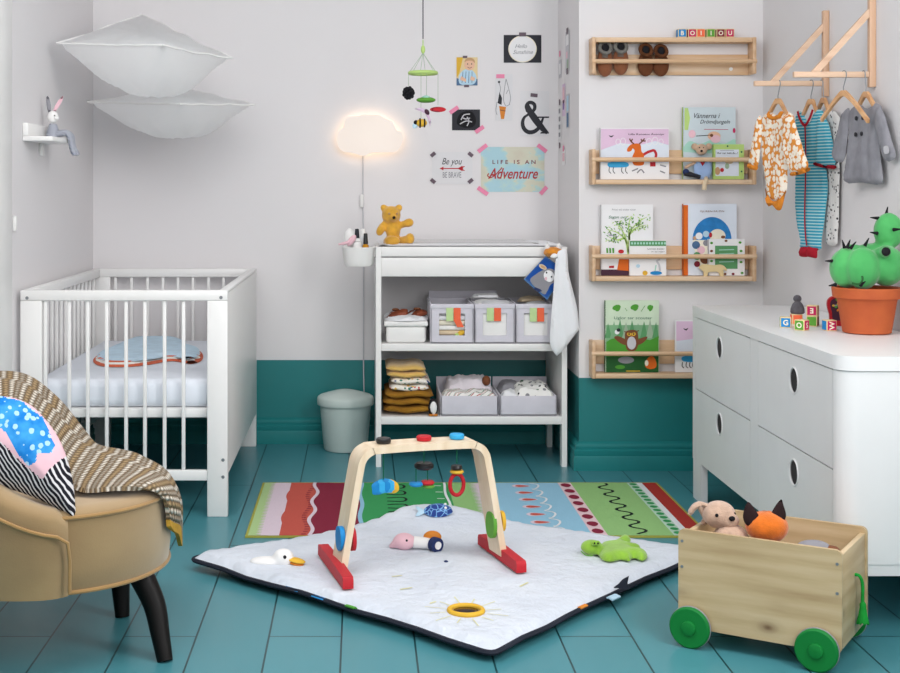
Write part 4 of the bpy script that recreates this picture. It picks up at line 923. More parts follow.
book(600.8, 653, 204.5, 5.110, s3, 'paper', 'white picture book with a leafy green tree, left on the third rack', treebook, th=.012)
def mintbook(m, pl, X, s):
    m.poly(X((629.8, 240.8), (666, 240.8), (666, 246), (629.8, 246)), pl, 'fir', .0006)
    for x in range(632, 666, 3): m.ell(pl.one(x, 243.3), 1.0 * s, 1.2 * s, pl, 'mint', .0009)
    m.text('Lammets årstider', pl.one(656, 248.8), pl, 'ink', width=17 * s, height=1.6 * s, z=.001).text('vi sjunger', pl.one(658, 251.8), pl, 'ink', width=14 * s, height=1.4 * s, z=.001)
    m.ell(pl.one(656, 273), 6 * s, 2.0 * s, pl, 'toy_blue', .0009).ell(pl.one(645, 273), 2.6 * s, 2.4 * s, pl, 'yellow', .001).stroke(X((660, 271), (659, 265), (657, 261), (660, 259)), 2.0 * s, pl, 'lightgrey', .001).ell(pl.one(638, 266), 2.0 * s, 1.8 * s, pl, 'paleblue', .0008).stroke(X((656, 265), (655, 271)), 1.2 * s, pl, 'mint', .0011, 0)
book(629.6, 666.2, 240.2, 5.096, s3, 'paper', 'small white book with a green band, in front of the leafy tree book', mintbook, th=.010)
mat('sky_art', '#2f7fc0', .7, .15, 30)
def orangebook(m, pl, X, s):
    m.poly(X((683.4, 205), (688, 205), (688, 276), (683.4, 276)), pl, 'moose_orange', .0007)
    m.text('DJUREN PÅ ÖN', pl.one(712, 211.3), pl, 'brown', width=24 * s, height=2.5 * s, z=.001)
    c = pl.one(712, 238); m.poly([(c[0] + 19.5 * s * math.cos(a * PI / 20), c[1] - 2 * s + 23 * s * math.sin(a * PI / 20)) for a in range(21)], pl, 'sky_art', .0008)
    m.poly(X((692.5, 240), (731.5, 240), (731, 254), (722, 268), (708, 270), (697, 262)), pl, 'cream', .0009)
    m.ell(pl.one(717.5, 236), 8 * s, 7 * s, pl, 'cream', .0012).ell(pl.one(710.5, 235), 1.6 * s, 2.6 * s, pl, 'red', .0014).ell(pl.one(723, 237), 2.2 * s, 1.5 * s, pl, 'brown', .0014)
    for x, y, c_, r in ((699, 236, 'paper', 3.5), (706, 234, 'paleblue', 3.2), (696, 245, 'denim', 4), (701, 250, 'rose', 4), (697, 256, 'fir', 4), (706, 243, 'grey', 3), (695, 238, 'tan', 2), (705, 259, 'brown', 5), (697, 264, 'darkred', 3), (712, 266, 'fir', 4)): m.ell(pl.one(x, y), r * s, r * s, pl, c_, .0011 + r * .00001)
book(683, 736.6, 203.8, 5.112, s3, 'snow', 'tall picture book with an orange spine and blue sky arch, on the third rack', orangebook, 'moose_orange', .012)
def framebook(m, pl, X, s):
    m.poly(X((715, 245.7), (737.5, 245.7), (737.5, 268.8), (715, 268.8)), pl, 'fir', .0007)
    for k in range(4): m.stroke(X((719, 250 + k * 4), (734, 249.5 + k * 4)), .9 * s, pl, 'mint', .001, 0)
    rr = random.Random(5)
    for x, y in ((711.5, 243), (726, 240.8), (740, 242.5), (711.5, 251), (741, 251), (711.5, 261), (741, 262), (742, 273), (733, 274), (725, 274)): m.ell(pl.one(x, y), 1.5 * s, 1.2 * s, pl, rr.choice(['darkred', 'brown', 'leaf']), .001)
book(708.3, 744.8, 239, 5.097, s3, 'paper', 'small white bordered book with a green centre, behind the wooden animal', framebook, th=.010)
# wooden animal
wa = front(5.089)
MB().prism(spline(wa.px((699, 268), (701, 265), (706, 264.3), (714, 265.2), (720, 264.5), (724, 266), (727, 270), (725, 270.5), (723, 269.5), (723.5, 276), (720, 276), (718, 272), (712, 271.6), (708, 272.5), (707, 276), (703.8, 276), (703.5, 271.5)), 2, True), wa, -.004, .004, 'wheat').build('wooden_animal', None, 'flat pale wooden animal figure standing on the third rack', 'toy animal')
mat('owl_sky', '#cfe0c6', .7, .06); mat('owl_mid', '#7fae84', .7, .1)
def owl(m, pl, X, s):
    m.poly(X((606, 302), (658.5, 302), (658.5, 325), (606, 325)), pl, 'owl_sky', .0006).poly(X((606, 325), (658.5, 325), (658.5, 345), (606, 345)), pl, 'owl_mid', .0006)
    for k, x in enumerate(range(608, 658, 6)): hh = 5 + (k * 7 % 5); m.poly(X((x - 4, 338), (x + 4, 338), (x, 328 - hh)), pl, ('fir', 'owl_mid', 'fir', 'sage')[k % 4], .0007 + .00003 * k)
    m.poly(X((606, 342), (611, 339), (616, 338), (621, 340), (626, 341), (633, 339), (640, 338), (650, 340), (658.5, 336), (658.5, 373), (606, 373)), pl, 'leaf', .0011).poly(X((606, 357), (658.5, 355), (658.5, 373), (606, 373)), pl, 'forest', .0013)
    m.text('Uglor ter scouter', pl.one(633, 318.3), pl, 'darkgreen', width=38 * s, height=3.6 * s, z=.0014)
    for x, y, a in ((616.5, 307.5, 4.3), (634.5, 307, 4.2), (650, 307.5, 2.8)): m.ell(pl.one(x, y), a * s, 2.6 * s, pl, 'leaf', .0012, .3).ell(pl.one(x + 1, y + .8), a * .6 * s, 3.2 * s, pl, 'leaf', .0013, -.5)
    m.stroke(X((625, 308), (627, 311)), .5 * s, pl, 'leaf', .0012, 0).stroke(X((641, 311.5), (645, 305.5)), .6 * s, pl, 'leaf', .0012, 0)
    m.poly(spline(X((625, 333), (630, 330), (636, 330.5), (638, 335), (638, 345), (635, 350.5), (628, 350.5), (625.5, 345)), 4, True), pl, 'brown', .0016).ell(pl.one(631.5, 343), 4.5 * s, 6.5 * s, pl, 'lightgrey', .0018)
    for a in (((626, 340), (618, 336), (614, 337.5), (620, 343), (626, 345)), ((637.5, 340), (644, 337), (647.5, 337), (644, 342), (637.5, 345))): m.poly(spline(X(*a), 3, True), pl, 'brown', .0015)
    for x in (629, 633.5): m.ell(pl.one(x, 334), 2.2 * s, 1.9 * s, pl, 'yellow', .002).ell(pl.one(x, 334), .8 * s, .9 * s, pl, 'ink', .0022)
    m.poly(X((630.6, 335.5), (632.2, 335.5), (631.4, 337.3)), pl, 'orange', .0022).stroke(X((624, 331.5), (631.4, 332.5), (639, 330.5)), .9 * s, pl, 'brown', .0021)
    m.ell(pl.one(617, 332), 2.4 * s, 2.4 * s, pl, 'paper', .0017).ell(pl.one(618.5, 330), 2 * s, 1.8 * s, pl, 'ink', .0018)
    m.poly(spline(X((645, 366), (647, 359), (652, 356), (655.5, 360), (656, 367), (650, 369)), 4, True), pl, 'moose_orange', .0016).ell(pl.one(646.5, 363), 1.8 * s, 3 * s, pl, 'cream', .0018).ell(pl.one(626, 360), 8 * s, 3.5 * s, pl, 'grey', .0015).ell(pl.one(620, 367), 5 * s, 2 * s, pl, 'leaf', .0016).stroke(X((626, 371), (640, 371)), .8 * s, pl, 'yellow', .0016, 0)
book(605, 659, 300.5, 5.10, s4, 'owl_sky', 'green picture book with an owl in a forest, on the lowest rack', owl, 'forest', .012)
book(675.3, 744, 320.3, 5.10, s4, 'paper', 'pink and white picture book half hidden behind the dresser on the lowest rack',
     lambda m, pl, X, s: (m.poly(X((676.3, 321.3), (743, 321.3), (743, 335), (720, 333), (700, 338), (676.3, 341)), pl, 'pinksky', .0006), m.poly(X((676.3, 341), (700, 338), (720, 333), (743, 335), (743, 356), (676.3, 356)), pl, 'snow', .0006),
      m.poly(X((683, 328), (685.5, 329), (688.5, 327.8), (686.5, 330.5), (684.5, 330)), pl, 'ink', .001), m.poly(spline(X((682, 357), (692, 355), (706, 356), (706, 361), (692, 362), (683, 361)), 4, True), pl, 'sky_blue', .001),
      [m.stroke(X((k, 362), (k - .5, 366), (k + 1.5, 368)), .8 * s, pl, 'ink', .001) for k in (682.5, 686.5, 690, 693)], m.text('Lilla Ransens Äventyr', pl.one(721, 326.8), pl, 'plum', width=36 * s, height=2.6 * s, z=.001, bold=.012)), th=.010)
# toy mouse sitting on the second rack
my = 5.094; mq = my / K
tm = thing('toy_mouse', 'plush mouse toy in a pale blue shirt hanging its leg over the second rack', 'plush toy', (P(702, 0, my).x, my, s2))
A = lambda x, y, d=0: P(x, y, my + d)
mat('mouse_fur', '#c6a78d', .95, .1, 60, .5, 300, sheen=.4)
m = MB().sph(A(701.5, 149.5), (6.0 * mq, .012, 5.8 * mq), 'mouse_fur').sph(A(702, 152, -.009), (3.2 * mq, .008, 2.6 * mq), 'mouse_fur')
m.sph(A(694.5, 146.5, .005), (3.4 * mq, .006, 3.6 * mq), 'mouse_fur').sph(A(709, 146.5, .005), (3.4 * mq, .006, 3.6 * mq), 'mouse_fur'); m.build('head', tm, remesh=.003)
MB().sph(A(701.6, 151, -.017), (.005, .004, .0045), 'soft_black').build('nose', tm)
for x in (699.5, 703.5): MB().sph(A(x, 147.6, -.0115), .0022, 'soft_black', nu=8, nv=6).build('eye', tm)
mat('shirt_blue', '#9db6dd', .9, .06, 30)
MB().puff(spline(A and front(my).px((695, 160), (702, 158.5), (710, 160), (711.8, 170), (709.5, 177), (704, 180), (697, 178), (694, 171)), 4, True), front(my), .009, .009, 'shirt_blue', w=.02, h=.007).build('shirt', tm)
MB().puff(front(my).px((699, 161.3), (701, 161), (702, 162), (703.5, 161), (705, 161.6), (702, 166.3)), Plane((0, my - .0095, 0)), .003, .001, 'red', w=.006, h=.004).build('heart', tm, 'red heart')
MB().tube(spline([A(706, 178), A(706, 180, -.030), A(704.8, 184, -.041), A(704, 190, -.042)], 4), .0085, 'beige', 8).build('leg', tm)
MB().tube(spline([A(700, 177, -.006), A(693, 175, -.008), A(684.5, 173, -.008)], 4), [.008] * 5 + [.010] * 4, 'ink', 8).sph(A(686, 172, -.008), (.013, .010, .012), 'navy').build('leg', tm, 'navy leg with blue sock')
MB().tube(spline([A(696, 162), A(690, 165, -.004), A(685, 168, -.004)], 4), .006, 'mouse_fur', 8).build('arm', tm)
# baby shoes hanging toe down behind the top rail
mat('suede', '#8a563a', .9, .08, 40, .3, 200, sheen=.2); mat('suede_dark', '#6b4028', .9, .1, 40, .3, 200); mat('grey_lining', '#75736e', .95, .2, 60, .8, 120); mat('brown_lining', '#5a3620', .95, .2, 60, .8, 120)
def shoe(x, yt, yc, yb, body, lining, label, w_=8.1):
    Y = 5.102; s = Y / K; t = thing('baby_shoe', label, 'shoe', P(x, yb, Y)); zc = (yt + 6 + yb) / 2; hh = (yb - yt - 6) / 2
    MB().sph(P(x, zc + 1, Y + .004), (w_ * s, .022, hh * s), body, fn=lambda q: V((q.x * (1 + .1 * (-q.z / (hh * s))), q.y, q.z))).build('upper', t)
    c = P(x + .3, yc, Y - .013); ax = V((0, -1, .55))
    MB().ring(c, 5.6 * s, .0072, lining, ax, 20, 8, 1, 1.15).sph(c + V((0, .008, -.004)), (5.0 * s, .010, 5.6 * s), lining).build('lining', t)
    MB().sph(c + V((0, -.001, .000)), (3.6 * s, .006, 4.2 * s), 'soft_black').build('opening_shade', t)  # black dome painted as the shade inside the shoe
    m = MB()
    for k in range(3): m.tube([P(x - 3, yc + 7 + k * 1.2, Y - .021), P(x + 3, yc + 7.6 + k * 1.2, Y - .021)], .0015, lining, 5)
    m.build('lace', t)
shoe(605, 39, 47.8, 76, 'suede', 'grey_lining', 'brown baby shoe with grey lining in the top rack, leftmost'); shoe(620.6, 38.5, 46.7, 74.3, 'suede', 'grey_lining', 'brown baby shoe with grey lining in the top rack, second from left')
shoe(645.6, 44, 50, 75.5, 'suede_dark', 'brown_lining', 'all brown baby shoe in the top rack, left one of the second pair'); shoe(660.8, 45, 51, 75.5, 'suede_dark', 'brown_lining', 'all brown baby shoe in the top rack, right one of the second pair')

# letter blocks
def block(c, sz, mt, letter, label, rzd=0, side=None, top=None, lang=0, border='cream', group=None, left=None):
    """wooden letter block: coloured panels with pale edges; c is the centre of its bottom"""
    t = thing('letter_block', label, 'toy block', c, math.radians(rzd), group); h = sz / 2; Q = rot(0, 0, rzd); c = V(c)
    MB().box(c + V((0, 0, h)), (sz, sz, sz), 'wheat', Q, sz * .05).build('cube', t)
    for n_, mm, lt in (((0, -1, 0), mt, letter), ((-1, 0, 0), side or mt, left), ((1, 0, 0), side or mt, None), ((0, 0, 1), top, None)):
        if not mm: continue
        n_ = Q @ V(n_); pl = Plane(c + V((0, 0, h)) + n_ * h, n_, None if abs(n_.z) < .9 else (1, 0, 0)); k = h * .84
        m = MB().prism([(-k, -k), (k, -k), (k, k), (-k, k)], pl, -.0004, .0004, mm)
        if lt: m.text(lt, (0, 0), pl, 'cream', height=h * 1.05, z=.0009, ang=lang, bold=.03)
        m.build('painted_face', t)
bz = rz(36.8) + .0005; sY = 5.10
for x0, w_, mt_, lt, lb in ((682, 9.4, 'toy_blue', 'B', 'blue letter block on the top rack, leftmost of the row'), (692, 9, 'magenta', 'O', 'pink letter block with O on the top rack, beside the blue one'), (700.6, 8.6, 'label_orange', 'I', 'orange letter block on the top rack, third in the row'),
                            (710.5, 9.2, 'toy_green', 'I', 'green letter block on the top rack, fourth in the row'), (720.3, 8.8, 'darkred', 'O', 'dark red letter block with O on the top rack'), (729.5, 9.2, 'magenta', 'U', 'magenta letter block with U at the right end of the top rack row')):
    block((P(x0 - .6, 0, sY).x, sY, bz), .0325, mt_, lt, lb, group='letter blocks on the top rack')
# ------------------------------------------------------------------ wooden hanging brackets on the right wall
def bracket(Y, label, diag):
    s = K / Y; zb_ = {0: 1.4137, 1: 1.4087}[Y < 4.2]; t = thing('clothes_bracket', label, 'clothes rail', (1.42, Y, zb_)); h = .0085
    MB().bx(1.514, XR - .0005, Y - .010, Y + .010, 1.371, 1.652, 'rail_oak', .002).build('post', t)
    MB().bx(1.290, 1.5135, Y - h, Y + h, zb_ - h, zb_ + h, 'rail_oak_x', .002).build('bar', t)
    a, b = V((1.352, Y, zb_ + h)), V((1.5135, Y, zb_ + .178)); d = (b - a).normalized()
    MB().prism([(1.343, zb_ + h), (1.368, zb_ + h), (1.5138, zb_ + .170), (1.5138, zb_ + .196)], Plane((0, Y, 0)), -.008, .008, 'rail_oak_x').build('brace', t)
bracket(4.42, 'triangular wooden clothes bracket holding the orange and turquoise rompers, farther of two', 0)
bracket(4.02, 'triangular wooden clothes bracket holding the grey dress, nearer of two', 1)
def garment_plane(X, Y, deg, off=0):
    r = math.radians(deg); return Plane(V((X, Y, 0)) + V((-math.sin(r), -math.cos(r), 0)) * off, (-math.sin(r), -math.cos(r), 0))
def hanger(X, Y, deg, neck, l, r_, label, bar_y, zb_, sag=1.0):
    """wooden hanger with a steel hook over the bar; neck, l and r_ are the middle and tips of its arms in the photo frame"""
    pl = garment_plane(X, Y, deg); n, a, b = (pl.one(*q) for q in (neck, l, r_)); w_ = .011
    t = thing('clothes_hanger', label, 'hanger', pl.w(n[0], min(a[1], b[1])))
    top = [a, (a[0] * .5 + n[0] * .5, a[1] * .42 + n[1] * .58), (n[0] - .012, n[1] - .003), n, (n[0] + .012, n[1] - .003), (b[0] * .5 + n[0] * .5, b[1] * .42 + n[1] * .58), b]
    tp = spline(top, 5); bt = [(x + (n[0] - x) * .02, y - (.012 + .006 * (1 - min(1, abs(x - n[0]) / .05)))) for x, y in tp][::-1]
    MB().prism(tp + bt, pl, -.005, .005, 'hanger_wood').build('arms', t)
    c = V((X, Y, zb_ + .0085)); q = pl.w(n[0], n[1] - .002); r0 = .011
    hk = [q, V((X, Y, q.z + .012)) if 0 else q + V((0, 0, .012)), V((X, Y, 0)) + pl.u * r0 + V((0, 0, zb_ - .004))]
    hk += [V((X, Y, zb_ + .0005)) + pl.u * (r0 * math.cos(k * PI / 8)) + V((0, 0, r0 * math.sin(k * PI / 8))) for k in range(0, 10)]
    MB().tube(hk, .0016, 'screw_grey', 6).build('hook', t)
ZA, ZBB = 1.4137, 1.4087
cr = lambda *p: [(740 + .2528 * x, 90 + .2528 * y) for x, y in p]
hanger(1.369, 4.42, 70, (778, 98.5), (765, 120), (791, 120), 'wooden hanger carrying the orange patterned romper', 83, ZA)
hanger(1.477, 4.42, 70, (811, 99), (800.5, 118), (820.5, 118), 'wooden hanger carrying the turquoise striped sleepsuit', 83, ZA)
hanger(1.511, 4.42, 85, (823.5, 97.5), (816.5, 111), (831, 113), 'wooden hanger carrying the dotted outfit beside the post', 83, ZA)
hanger(1.441, 4.02, 70, (843.5, 90.5), (821.5, 118), (868.5, 119), 'empty wooden hanger in front of the grey dress', 75, ZBB)
hanger(1.499, 4.02, 82, (866, 91.5), (854.5, 112), (878, 111), 'wooden hanger carrying the grey knitted dress', 75, ZBB)

t = NT('bear_print'); v = t.coord(); vo = t.n('ShaderNodeTexVoronoi', Scale=66, Randomness=.6); t.l(t.coord(scale=(1, 1, .8)), vo.inputs['Vector'])
k_ = t.math('ADD', vo.outputs['Distance'], t.math('MULTIPLY', t.noise(v, 130, 2), .35))
t.col(t.ramp(k_, [(.0, '#d98a35'), (.25, '#d98a35'), (.30, '#f1e6d6'), (.68, '#f1e6d6'), (.76, '#d98a35')], 'LINEAR')); t.set(Roughness=.95); t.bump(t.noise(v, 200), .2, .003)
t = NT('teal_stripe'); v = t.coord(); sx = t.n('ShaderNodeSeparateXYZ'); t.l(v, sx.inputs[0])
t.col(t.ramp(t.math('FRACT', t.math('MULTIPLY', sx.outputs['Z'], 98.0)), [(0, '#2a98b4'), (.58, '#2a98b4'), (.62, '#a9cfd2'), (.95, '#a9cfd2')])); t.set(Roughness=.95)
spotted('dotted_cloth', '#dedcda', ['#26262b', '#26262b', '#55555b'], 70, .27, .9)
t = NT('grey_knit'); v = t.coord(); wv = t.n('ShaderNodeTexWave', Scale=170, Distortion=1.5, bands_direction='Z'); t.l(v, wv.inputs[0]); t.col(t.ramp(t.noise(v, 30), [(.3, '#85848b'), (.7, '#96959c')])); t.bump(wv.outputs['Fac'], .3, .002); t.set(Roughness=.95)
mat('orange_rib', '#d2822f', .95, .08, 60, .3, 200); mat('red_rib', '#a51f2e', .95, .08, 60, .3, 200)
def cloth_piece(t, name, pl, pts, m_, th=.011, off=0, h=.009, w_=.02, lab=None, fold=.004, sm=3, seed=0):
    q = spline(pl.px(*pts), sm, True) if sm else pl.px(*pts)
    p2 = Plane(pl.o + pl.n * off, pl.n)
    return MB().puff(q, p2, th, th * .7, m_, w=w_, h=h, fn=lambda x, y, z, s: (x, y, z * (1 + .3 * noise.noise(V((x * 25, y * 12, seed)))) + fold * noise.noise(V((x * 30, y * 9, seed + 3))))).build(name, t, lab)
# orange romper
pl = garment_plane(1.369, 4.42, 70)
g = thing('baby_romper', 'orange and cream patterned baby romper on the bracket, nearest the alcove', 'romper', pl.w(*pl.one(779, 209)))
cloth_piece(g, 'body', pl, cr((122, 88), (92, 102), (84, 130), (88, 200), (93, 290), (103, 380), (112, 420), (140, 440), (172, 425), (186, 390), (187, 320), (200, 240), (214, 150), (212, 100), (180, 86), (150, 100)), 'bear_print')
cloth_piece(g, 'sleeve', pl, cr((92, 102), (76, 120), (64, 180), (52, 250), (47, 292), (79, 300), (90, 240), (95, 170)), 'bear_print', off=.010)
cloth_piece(g, 'cuff', pl, cr((46, 290), (44, 308), (76, 318), (80, 300)), 'orange_rib', off=.012, th=.009, lab='orange cuff')
cloth_piece(g, 'sleeve', pl, cr((205, 98), (188, 130), (186, 220), (205, 280), (222, 328), (290, 308), (272, 240), (245, 160), (228, 112)), 'bear_print', off=.018)
cloth_piece(g, 'cuff', pl, cr((221, 326), (228, 341), (294, 322), (290, 306)), 'orange_rib', off=.020, th=.009, lab='orange cuff')
cloth_piece(g, 'collar', pl, cr((120, 92), (124, 112), (146, 120), (170, 112), (182, 88), (172, 84), (160, 100), (146, 106), (132, 98), (128, 84)), 'orange_rib', off=.012, th=.006, w_=.008, h=.006, lab='orange neckband')
cloth_piece(g, 'gusset', pl, cr((103, 385), (110, 435), (118, 460), (135, 455), (150, 474), (168, 472), (182, 430), (187, 395), (170, 425), (140, 440), (118, 420)), 'orange_rib', off=.006, th=.011, w_=.012, lab='orange snap gusset')
# turquoise sleepsuit
pl = garment_plane(1.477, 4.42, 70)
g = thing('baby_sleepsuit', 'turquoise striped long baby sleepsuit with dark red trim on the farther bracket', 'sleepsuit', pl.w(*pl.one(809, 257)))
cloth_piece(g, 'body', pl, cr((246, 86), (222, 102), (222, 200), (220, 300), (219, 420), (226, 520), (238, 590), (241, 626), (316, 632), (322, 600), (336, 500), (347, 400), (342, 300), (336, 200), (334, 100), (304, 78), (274, 130)), 'teal_stripe')
cloth_piece(g, 'sleeve', pl, cr((326, 96), (316, 150), (320, 230), (317, 290), (390, 298), (384, 230), (368, 150), (348, 108)), 'teal_stripe', off=.014)
cloth_piece(g, 'cuff', pl, cr((314, 286), (314, 300), (388, 313), (392, 298)), 'red_rib', off=.016, th=.009, lab='dark red cuff')
cloth_piece(g, 'sleeve', pl, cr((226, 104), (205, 150), (192, 230), (186, 295), (214, 300), (228, 220)), 'teal_stripe', off=-.006)
cloth_piece(g, 'cuff', pl, cr((185, 292), (184, 306), (210, 312), (214, 298)), 'red_rib', off=-.004, th=.009, lab='dark red cuff')
for k, pts in enumerate((cr((240, 624), (238, 655), (262, 661), (276, 655), (280, 620), (262, 616)), cr((276, 618), (272, 655), (292, 662), (312, 664), (314, 638), (318, 628), (296, 622)))): cloth_piece(g, 'foot', pl, pts, 'red_rib', off=.004 + .004 * k, th=.013, lab='dark red foot')
m = MB(); p2 = Plane(pl.o + pl.n * .0135, pl.n)
for pts, w_ in ((cr((244, 84), (252, 112), (272, 140), (292, 112), (304, 78)), .0105), (cr((273, 138), (276, 240), (275, 360), (272, 480), (274, 560), (280, 615)), .0065)): m.stroke(pl.px(*pts), w_, p2, 'red_rib', .0028, 4)
m.build('trim_band', g, 'dark red neckband and front placket')
# dotted outfit
pl = garment_plane(1.511, 4.42, 85)
g = thing('dotted_outfit', 'white baby outfit with black dots hanging mostly hidden behind the turquoise sleepsuit', 'outfit', pl.w(*pl.one(831, 245)))
cloth_piece(g, 'body', pl, cr((335, 85), (320, 110), (322, 250), (334, 420), (338, 560), (342, 608), (384, 612), (388, 560), (392, 420), (394, 300), (388, 180), (392, 110), (375, 84)), 'dotted_cloth', th=.007)
cloth_piece(g, 'sleeve', pl, cr((374, 86), (372, 130), (376, 200), (400, 205), (407, 150), (398, 105)), 'dotted_cloth', th=.007, off=.004)
# grey dress
pl = garment_plane(1.499, 4.02, 82)
g = thing('knitted_dress', 'grey knitted baby dress with dark buttons on the nearer bracket', 'dress', pl.w(*pl.one(862, 183)))
cloth_piece(g, 'body', pl, cr((474, 58), (440, 74), (430, 110), (436, 180), (428, 250), (414, 360), (480, 366), (560, 371), (562, 300), (552, 200), (560, 110), (560, 66), (534, 52), (504, 74)), 'grey_knit')
cloth_piece(g, 'sleeve', pl, cr((442, 72), (418, 90), (402, 150), (378, 262), (416, 285), (434, 210), (440, 130)), 'grey_knit', off=.008)
cloth_piece(g, 'sleeve', pl, cr((556, 64), (546, 130), (562, 190), (588, 278), (628, 264), (606, 180), (584, 96)), 'grey_knit', off=.009)
MB().poly(spline(pl.px(*cr((600, 225), (618, 222), (622, 248), (604, 252))), 3, True), Plane(pl.o + pl.n * .022, pl.n), 'lightgrey', .003).build('cuff_patch', g, 'pale patch on the cuff')
for q in cr((477, 112), (503, 110), (474, 176), (498, 173)):
    a = pl.one(*q); c = pl.w(a[0], a[1], .013); MB().cyl(c, c + pl.n * .0025, .0065, 'ink', n=14).build('button', g, 'dark round button')

# ------------------------------------------------------------------ things on the dresser
DT = .6645
top = flat(DT)
def on_top(x, y): q = top.one(x, y); return V((q[0], q[1], DT))
# cactus in a terracotta pot
t = NT('terracotta'); v = t.coord(); t.col(t.ramp(t.noise(v, 12, 4), [(.3, '#b4522a'), (.7, '#c4622f')])); t.set(Roughness=.75); t.bump(t.noise(v, 60), .15, .004)
t = NT('cactus_velvet'); v = t.coord(); t.col(t.ramp(t.noise(v, 9, 3), [(.3, '#35974d'), (.7, '#4fb562')])); t.set(Roughness=.8, Sheen_Weight=.35); t.bump(t.noise(v, 14, 3), .6, .02)
pc = on_top(873, 335); pc.x = 1.421; pc.y = 3.785; ps = pc.y / K
ct = thing('cactus_plant', 'green stuffed cactus in an orange terracotta pot on the dresser', 'cactus toy', pc)
zt_ = P(0, 288, pc.y).z; hh = zt_ - DT
MB().lathe([(21 * ps, 0), (23.2 * ps, .003), (28.5 * ps, hh * .74), (29.2 * ps, hh * .76), (32.8 * ps, hh * .80), (33.8 * ps, hh), (33 * ps, hh + .003), (30 * ps, hh + .001), (29 * ps, hh * .9), (5 * ps, hh * .9)], pc, 'terracotta', 48).build('pot', ct)
A = lambda x, y, d=0: P(x, y, pc.y + d)
lobes = [(846.5, 268, -.012, 16.8, 20), (863, 268.5, -.05, 17, 21), (886, 266, -.035, 19, 20), (872, 258, .03, 22, 15), (888.5, 231, .0, 14.5, 18.5), (853, 262, .03, 18, 18)]
m = MB()
for x, y, d, rx_, rz_ in lobes: m.sph(A(x, y, d), (rx_ * ps, rx_ * ps * .85, rz_ * ps), 'cactus_velvet', nu=28, nv=18, fn=lambda q: q * (1 + .018 * math.cos(9 * math.atan2(q.y, q.x))))
m.build('stuffed_body', ct, remesh=.006)
for (x, y, d), dr_ in (((831, 261, -.02), (-1, -.2, 0)), ((833.5, 285, -.05), (-1, -.5, -.1)), ((844, 246, -.01), (-.3, 0, 1)), ((848, 245.5, -.03), (.3, -.2, 1)), ((852, 246.5, -.02), (.7, 0, .8)), ((866, 243.5, -.01), (.5, -.1, 1)), ((876, 218, 0), (-1, -.2, .1)), ((875, 233, -.02), (-1, -.4, .15)), ((886.5, 213, 0), (.2, 0, 1)), ((896, 229.5, -.05), (.6, -1, .1)), ((899, 258, -.06), (.4, -1, 0)), ((862, 284, -.12), (.2, -1, .5))):
    q = A(x, y, d); dv = V(dr_).normalized(); MB().cyl(q - dv * .008, q + dv * .018, .0055, 'soft_black', .0012, 10).build('spike', ct)
e = A(885, 251.5, -.085); MB().sph(e, (.0165, .010, .0165), 'fir').sph(e + V((0, -.006, 0)), (.0125, .007, .0125), 'soft_black').build('felt_eye', ct, 'black felt disc')
MB().tube(spline([A(852, 283, -.115), A(859, 284, -.118), A(862.5, 280, -.118), A(862, 276, -.115)], 4), .003, 'forest', 6).build('stitched_curl', ct)
# blocks, figure and heart tin
def blk(px, py, rzd, mt_, lt, lab, side=None, z=0, sz=.0305, lang=0, top_=None, left=None):
    q = on_top(px, py); block((q.x, q.y, DT + z), sz, mt_, lt, lab, rzd, side, top_, lang, left=left)
blk(785.5, 327.3, -16, 'toy_blue', 'G', 'blue letter block with G, leftmost on the dresser', 'toy_green')
blk(796.5, 324.0, -6, 'label_orange', None, 'orange letter block under the grey crocheted figure on the dresser', 'label_orange')
blk(801.8, 330.2, 44, 'magenta', 'S', 'letter block showing green O and pink S, in front of the other blocks', 'toy_green', left='O')
blk(812.8, 326.0, -30, 'toy_green', None, 'green sided letter block under the red block on the dresser', 'brown')
q = on_top(812.8, 326.0); block((q.x, q.y, DT + .0308), .0305, 'magenta', 'E', 'red letter block stacked on the green block on the dresser', -30, 'rail_oak', None, PI)
blk(829.3, 330.5, 8, 'magenta', 'W', 'letter block with pink W and blue side, nearest the terracotta pot', 'toy_blue', lang=PI / 2)
q = on_top(797.5, 324); fz2 = DT + .0312
t = NT('crochet'); v = t.coord(); wv = t.n('ShaderNodeTexWave', Scale=120, Distortion=3, bands_direction='Z'); t.l(v, wv.inputs[0]); t.col(t.ramp(t.noise(v, 60), [(.3, '#5f5c63'), (.7, '#7c7980')])); t.bump(wv.outputs['Fac'], .8, .004); t.set(Roughness=.95)
fg = thing('crocheted_figure', 'small grey crocheted figure standing on the blocks on the dresser', 'toy', (q.x, q.y, fz2)); s_ = q.y / K
MB().lathe([(6.0 * s_, 0), (7 * s_, .004), (6.6 * s_, .016), (4.6 * s_, .030), (2.8 * s_, .036)], (q.x, q.y, fz2), 'crochet', 20).build('body', fg)
MB().sph((q.x - .0005, q.y, fz2 + .0445), (4.0 * s_, 4.0 * s_, 3.8 * s_), 'crochet').build('head', fg)
MB().ring((q.x, q.y - .001, fz2 + .044), 2.9 * s_, .0022, 'lightgrey', (0, -1, .2), 16, 6).build('scarf', fg)
hq = on_top(838.5, 326); hp = Plane((hq.x, hq.y, 0), (-.25, -1, 0)); ht = thing('heart_tin', 'red heart shaped tin with a painted front beside the terracotta pot', 'tin', (hq.x, hq.y, DT))
o = spline(hp.px((832, 328), (829.5, 318), (827.3, 309), (828.5, 303), (833, 300), (838, 300.5), (841, 302), (845, 300), (851, 301), (855, 306), (853, 318), (850, 328)), 4, True)
zmin = min(p[1] for p in o); o = [(x, y - zmin + DT) for x, y in o]
MB().prism(o, hp, -.03, 0, 'red').build('tin_body', ht)
